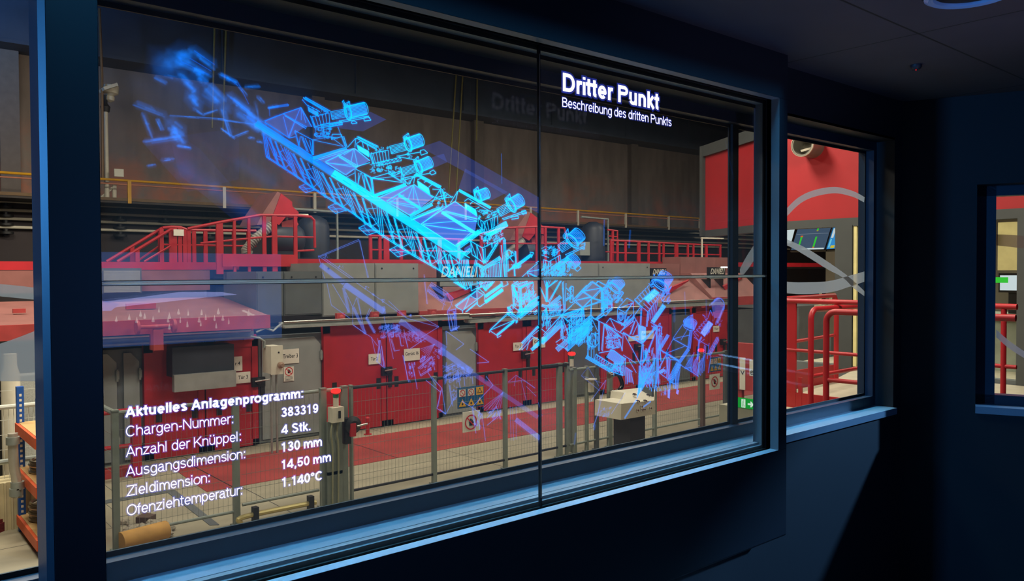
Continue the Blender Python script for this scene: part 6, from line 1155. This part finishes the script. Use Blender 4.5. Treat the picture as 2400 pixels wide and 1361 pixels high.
# far end of the truss, out of focus
for t in ((380, 240, 560, 190, 34, .4), (470, 200, 740, 330, 20, .42), (590, 100, 780, 240, 20, .46), (480, 330, 620, 470, 22, .46), (560, 520, 640, 620, 26, .55), (600, 300, 700, 400, 20, .5), (720, 460, 900, 640, 28, .6), (840, 330, 980, 400, 11, .6), (980, 400, 1080, 520, 8, .35), (920, 520, 1130, 680, 18, .6), (1000, 660, 1200, 800, 26, .6), (1150, 760, 1361, 900, 24, .6), (380, 705, 820, 735, 5, .4), (820, 735, 1180, 790, 5, .4), (600, 640, 690, 700, 8, .4), (690, 690, 810, 655, 7, .35), (860, 640, 930, 860, 13, .4), (850, 820, 960, 905, 7, .45), (960, 900, 1090, 850, 7, .4), (80, 600, 340, 700, 15, .3), (140, 690, 210, 880, 11, .32), (270, 740, 310, 830, 10, .4), (370, 760, 490, 860, 26, .55), (420, 860, 500, 960, 22, .55), (160, 945, 440, 905, 13, .4), (460, 980, 570, 1000, 9, .42), (310, 1110, 410, 1100, 9, .34), (180, 1165, 250, 1155, 8, .22), (250, 360, 340, 410, 12, .22), (340, 340, 440, 370, 12, .16), (290, 180, 380, 280, 60, .16), (440, 120, 560, 160, 40, .2), (1070, 445, 1190, 435, 9, .42), (1180, 530, 1235, 585, 9, .4), (1280, 632, 1361, 615, 8, .45), (1160, 580, 1180, 720, 9, .2), (1100, 905, 1150, 912, 7, .4), (1180, 935, 1225, 945, 8, .4), (620, 270, 720, 340, 10, .3), (640, 520, 800, 620, 20, .12)):
    x0, y0, x1, y1, w_, k_ = t; SF('J', x0, y0, x1, y1, w_*1.8, k_*.4)
    for i in range(6):
        a0, a1 = random.uniform(-.15, .6), random.uniform(.4, 1.15); o = random.uniform(-.45, .45)*w_*3.9*(.8 if w_ < 15 else 1); dx, dy = x1-x0, y1-y0; ln = math.hypot(dx, dy); nx, ny = -dy/ln*o, dx/ln*o
        SF('J', x0+dx*a0+nx, y0+dy*a0+ny, x0+dx*a1+nx, y0+dy*a1+ny, w_*random.uniform(.4, .8), k_*random.uniform(.3, .6))
L('J', '560 180 760 300;480 210 740 330;600 110 790 240;860 330 1000 430;930 540 1130 690;1000 400 1100 600;1050 690 1361 880;1080 720 1361 905;1220 760 1361 700', 1.6, .35)
# faint bluish shapes of the drawing's floor plates, then painted reflections and blue haze
for poly, k in (([(785, 268), (868, 262), (905, 280), (850, 308), (790, 300)], .28), ([(985, 345), (1030, 330), (1262, 462), (1262, 500), (1120, 420)], .25), ([(1090, 395), (1190, 450), (1150, 470), (1075, 440)], .3), ([(990, 375), (1040, 360), (1048, 380), (1000, 400)], .3), ([(392, 300), (470, 350), (640, 545), (590, 550), (420, 410)], .06), ([(330, 330), (560, 300), (560, 420), (440, 450)], .05)): fill(poly, k, (.02, .07, .4))
for t in ((425, 395, 500, 440, 60, .07), (500, 440, 620, 530, 46, .09), (370, 320, 440, 400, 80, .05), (560, 380, 640, 430, 50, .05), (390, 170, 470, 210, 90, .05)): soft(*t, (.01, .16, .9))  # soft blue arms: a reflection painted into the display image
for t in ((640, 330, 1100, 600, 420, .016), (420, 230, 700, 330, 330, .034), (1150, 560, 1560, 800, 380, .014), (850, 800, 1300, 980, 300, .008)): soft(*t, (.0, .35, 1.3))  # wide painted veil of glow haze, with a reflection at upper left
for t in ((1175, 360, 1176, 430, 4, .3), (1477, 540, 1474, 580, 9, .22), (1416, 515, 1415, 575, 6, .3), (1700, 330, 1720, 420, 3, .04)): soft(*t)

for (pn, kind), m in LAY.items():
    nm = {'line': 'wireframe_image', 'halo': 'image_glow', 'soft': 'image_shading_and_veil'}[kind]; o = m.build(nm, HOLO, pan[pn])
# ------------------------------------------------------------------ white text on the display
TG = {}
def _arc(cx, cy, rx, ry, a0, a1, n=14): return [(cx+rx*math.cos(math.radians(a0+(a1-a0)*i/n)), cy+ry*math.sin(math.radians(a0+(a1-a0)*i/n))) for i in range(n+1)]
def glyph(ch, t):
    """strokes of a plain grotesque letter, capitals one unit high; t is the stroke weight"""
    h = t/2; X = .735; R = lambda w: _arc(w/2, X/2, w/2-h, X/2+.015-h, 0, 360, 24); S = .07
    bowl = lambda w: [(w-h, X*.5)]
    if ch == ' ': return [], .36
    if ch == 'A': return [[(.0+h*.95, 0), (.455, 1-h*.2)], [(.455, 1-h*.2), (.91-h*.95, 0)], [(.2, .3), (.71, .3)]], .91
    if ch == 'B': return [[(S+h, 0), (S+h, 1)], [(S+h, 1-h), (.5, 1-h)]+_arc(.52, .76, .3-h, .24-h, 90, -90, 10)+[(S+h, .52)], [(.5, .52)]+_arc(.54, .26+h*.3, .34-h, .26-h*.7, 90, -90, 10)+[(S+h, h)]], .94
    if ch == 'C': return [_arc(.52, .5, .47-h, .515-h, 42, 318, 24)], 1.0
    if ch == 'D': return [[(S+h, 0), (S+h, 1)], [(S+h, 1-h), (.45, 1-h)]+_arc(.47, .5, .47-h, .5-h, 90, -90, 18)+[(S+h, h)]], 1.0
    if ch == 'K': return [[(S+h, 0), (S+h, 1)], [(S+h, .36), (.88-h*.6, 1)], [(.36, .56), (.92-h*.6, 0)]], .93
    if ch == 'N': return [[(S+h, 0), (S+h, 1)], [(S+h*1.1, 1-h*.4), (.93-h*1.1, h*.4)], [(.93-h, 0), (.93-h, 1)]], 1.0
    if ch == 'O': return [_arc(.54, .5, .5-h, .515-h, 0, 360, 30)], 1.08
    if ch == 'P': return [[(S+h, 0), (S+h, 1)], [(S+h, 1-h), (.54, 1-h)]+_arc(.56, .72, .32-h, .28-h, 90, -90, 12)+[(S+h, .44+h)]], .92
    if ch == 'S': return [_arc(.46, .745, .355-h, .27-h, 20, 240, 14)[:-1]+[(.38, .57), (.56, .46)]+_arc(.46, .265, .39-h, .28-h, 62, -158, 14)], .92
    if ch == 'Z': return [[(.06, 1-h), (.8-h*.2, 1-h), (.06+h*.4, h), (.82, h)]], .85
    if ch == 'a': return [_arc(.36, .53, .27-h, .22-h, 165, 30, 8)+[(.62-h, .5), (.62-h, .12), (.66-h, h*.6), (.74, h*.5)], _arc(.34, .215, .3-h, .23-h, 80, 290, 14)+[(.5, .08+h*.5), (.62-h, .24)], [(.34, .215+.23-h), (.5, .45), (.62-h, .48)]], .775
    if ch in 'bpdgq':
        bw = .72; o = [_arc(.39, X/2, .325-h, X/2+.015-h, 0, 360, 22)]
        if ch == 'b': o.append([(S+h, 0), (S+h, 1)])
        if ch == 'p': o.append([(S+h, -.28), (S+h, X)])
        if ch == 'd': o.append([(bw-h, 0), (bw-h, 1)])
        if ch == 'g': o.append([(bw-h, X), (bw-h, .0)]+_arc(.385, -.03, .335-h, .26-h, 0, -150, 12))
        return o, .775
    if ch == 'c': return [_arc(.37, X/2, .325-h, X/2+.015-h, 42, 318, 18)], .7
    if ch == 'e': return [[(.07+h, .36), (.72-h, .36)]+_arc(.395, X/2, .33-h, X/2+.015-h, 0, 316, 20)], .775
    if ch == 'f': return [[(.125+h, 0), (.125+h, .82)]+_arc(.30+h*.2, .82, .175-h*.8, .18-h, 180, 88, 6), [(.0, X-h), (.38, X-h)]], .39
    if ch == 'h': return [[(S+h, 0), (S+h, 1)], [(S+h, .4)]+_arc(.39, .45, .32-h, .3-h, 170, 0, 10)+[(.71-h, 0)]], .775
    if ch == 'i': return [[(S+h, 0), (S+h, X)], [(S+h, .86), (S+h, 1)]], .31
    if ch == 'k': return [[(S+h, 0), (S+h, 1)], [(S+h, .27), (.63-h*.6, X)], [(.27, .42), (.68-h*.6, 0)]], .68
    if ch == 'l': return [[(S+h, 0), (S+h, 1)]], .31
    if ch == 'm': return [[(S+h, 0), (S+h, X)], [(S+h, .42)]+_arc(.33, .46, .26-h*.8, .29-h, 170, 0, 9)+[(.585, 0)], [(.585, .42)]+_arc(.84, .46, .26-h*.8, .29-h, 170, 0, 9)+[(1.1-h*.8, 0)]], 1.16
    if ch == 'n': return [[(S+h, 0), (S+h, X)], [(S+h, .42)]+_arc(.39, .45, .32-h, .3-h, 170, 0, 10)+[(.71-h, 0)]], .775
    if ch == 'o': return [R(.775)], .775
    if ch == 'r': return [[(S+h, 0), (S+h, X)], [(S+h, .42)]+_arc(.38, .42, .31-h, .33-h, 175, 92, 7)+[(.46, X-h)]], .46
    if ch == 's': return [_arc(.35, .545, .275-h, .2-h*.95, 20, 250, 12)[:-1]+[(.42, .36)]+_arc(.355, .2, .3-h, .205-h*.9, 70, -160, 12)], .7
    if ch == 't': o = .135-.2*(t-.1); return [[(o+h, .95), (o+h, .16)]+_arc(o+.125+h, .15, .125, .15-h, 180, 280, 6), [(.0, X-h*.8), (.42, X-h*.8)]], .43
    if ch in 'uü':
        o = [[(S+h, X), (S+h, .28)]+_arc(.385, .285, .315-h, .3-h, 180, 350, 10), [(.705-h, 0), (.705-h, X)]]
        if ch == 'ü': o += [[(.2, .86), (.2, 1)], [(.56, .86), (.56, 1)]]
        return o, .775
    if ch == 'z': return [[(.05, X-h), (.6, X-h), (.06, h), (.64, h)]], .7
    if ch == '0': return [_arc(.39, .5, .34-h, .515-h, 0, 360, 26)], .775
    if ch == '1': return [[(.5-h, 0), (.5-h, 1)], [(.5-h, .97), (.4, .83), (.14, .79)]], .775
    if ch == '3': return [_arc(.38, .745, .3-h, .265-h, 165, -80, 12)+[(.33, .52)], [(.33, .52)]+_arc(.375, .27, .345-h, .28-h, 80, -165, 14)], .775
    if ch == '4': return [[(.53, 0), (.53, .98)], [(.53, .96), (.06, .32), (.06, .25), (.74, .25)]], .775
    if ch == '5': return [[(.68, 1-h), (.2, 1-h), (.14, .47)]+_arc(.38, .32, .335-h, .325-h, 140, -165, 16)], .775
    if ch == '8': return [_arc(.39, .75, .29-h, .26-h, 0, 360, 20), _arc(.39, .265, .335-h, .275-h, 0, 360, 20)], .775
    if ch == '9': return [_arc(.385, .675, .325-h, .335-h, 0, 360, 20), [(.71-h, .66)]+_arc(.385, .42, .325-h, .43-h, 10, -150, 14)], .775
    if ch == ':': return [[(.19, 0), (.19, .15)], [(.19, X-.15), (.19, X)]], .39
    if ch == '.': return [[(.19, 0), (.19, .15)]], .39
    if ch == ',': return [[(.2, .15), (.2, -.02), (.13, -.16)]], .39
    if ch == '-': return [[(.07, .34), (.4, .34)]], .46
    if ch == '°': return [_arc(.28, .8, .19-h*.6, .19-h*.6, 0, 360, 18)], .56
    return [], .5
def stroke_text(body, t, grow=0.0):
    vs, fs_, x = [], [], 0.0
    for ch in body:
        st, adv = glyph(ch, t)
        for pl in st:
            w_ = t
            if ch in ':.,iü' and len(pl) == 2 and abs(pl[0][1]-pl[1][1]) < .2: w_ = max(t, .13)
            if ch == '°': w_ = t*.7
            closed = math.dist(pl[0], pl[-1]) < 1e-6; n = len(pl); hw = w_/2+grow; b0 = len(vs)
            for i, p in enumerate(pl):
                a = pl[i-1] if i else (pl[-2] if closed else p); c = pl[i+1] if i < n-1 else (pl[1] if closed else p)
                d0 = Vector((p[0]-a[0], p[1]-a[1])); d1 = Vector((c[0]-p[0], c[1]-p[1]))
                if d0.length < 1e-9: d0 = d1
                if d1.length < 1e-9: d1 = d0
                d0.normalize(); d1.normalize(); n0, n1 = Vector((-d0.y, d0.x)), Vector((-d1.y, d1.x)); mt = n0+n1
                if mt.length < .3: mt = n0
                mt.normalize(); k = hw/max(.45, mt.dot(n0)); e = -grow if (i == 0 and not closed) else (grow if (i == n-1 and not closed) else 0); q = Vector(p)+d0*e
                vs += [(x+q.x+mt.x*k, q.y+mt.y*k), (x+q.x-mt.x*k, q.y-mt.y*k)]
            fs_ += [(b0+2*i, b0+2*i+1, b0+2*i+3, b0+2*i+2) for i in range(n-1)]
        x += adv
    return vs, fs_
def display_text(panel, body, l, r, cap, t):
    """l, r: pixels of the two ends of the baseline; cap: pixel height of the capitals at the left end"""
    a, c = P(*l, YP), P(*r, YP); top = P(l[0], l[1]-cap, YP).z; z0 = (a.z+c.z)/2; h = top-a.z
    v0, f0 = stroke_text(body, t); ax = min(v[0] for v in v0); bx_ = max(v[0] for v in v0)
    for vs, fs_, yo, nm in ((v0, f0, .0013, 'lettering'), (*stroke_text(body, t, .1), .0009, 'lettering_glow')):
        m = MB(); m.add([(a.x+(v[0]-ax)/(bx_-ax)*(c.x-a.x), YP-yo, z0+v[1]*h) for v in vs], fs_)
        if nm == 'lettering': m.build(nm, TEXTM, pan[panel])
        else: m.c = [(.012, .02, .2)]*len(m.v); m.build(nm, HOLO, pan[panel])
LLP, URP = (0, 0), (1, 1); BD, LT = .2, .095
display_text(LLP, 'Aktuelles Anlagenprogramm:', (293, 977.5), (710, 931), 24.5, BD)
for body, l, r in (('Chargen-Nummer:', (295, 1022), (546, 992)), ('Anzahl der Knüppel:', (295, 1070.5), (564, 1032)), ('Ausgangsdimension:', (295, 1116), (574, 1073.5)), ('Zieldimension:', (296, 1162.5), (491, 1129)), ('Ofenziehtemperatur:', (297, 1207), (567, 1158.6))): display_text(LLP, body, l, r, 24.5, LT)
for body, l, r in (('383319', (659, 976), (745, 967)), ('4 Stk.', (659, 1016.5), (727, 1008)), ('130 mm', (660, 1058), (754, 1044.5)), ('14,50 mm', (660, 1098.7), (775, 1080.5)), ('1.140°C', (661, 1139), (754, 1125))): display_text(LLP, body, l, r, 21.5, .175)
display_text(URP, 'Dritter Punkt', (1318.7, 214), (1544, 257), 43, BD); display_text(URP, 'Beschreibung des dritten Punkts', (1317.5, 251), (1573, 295), 22, .105)
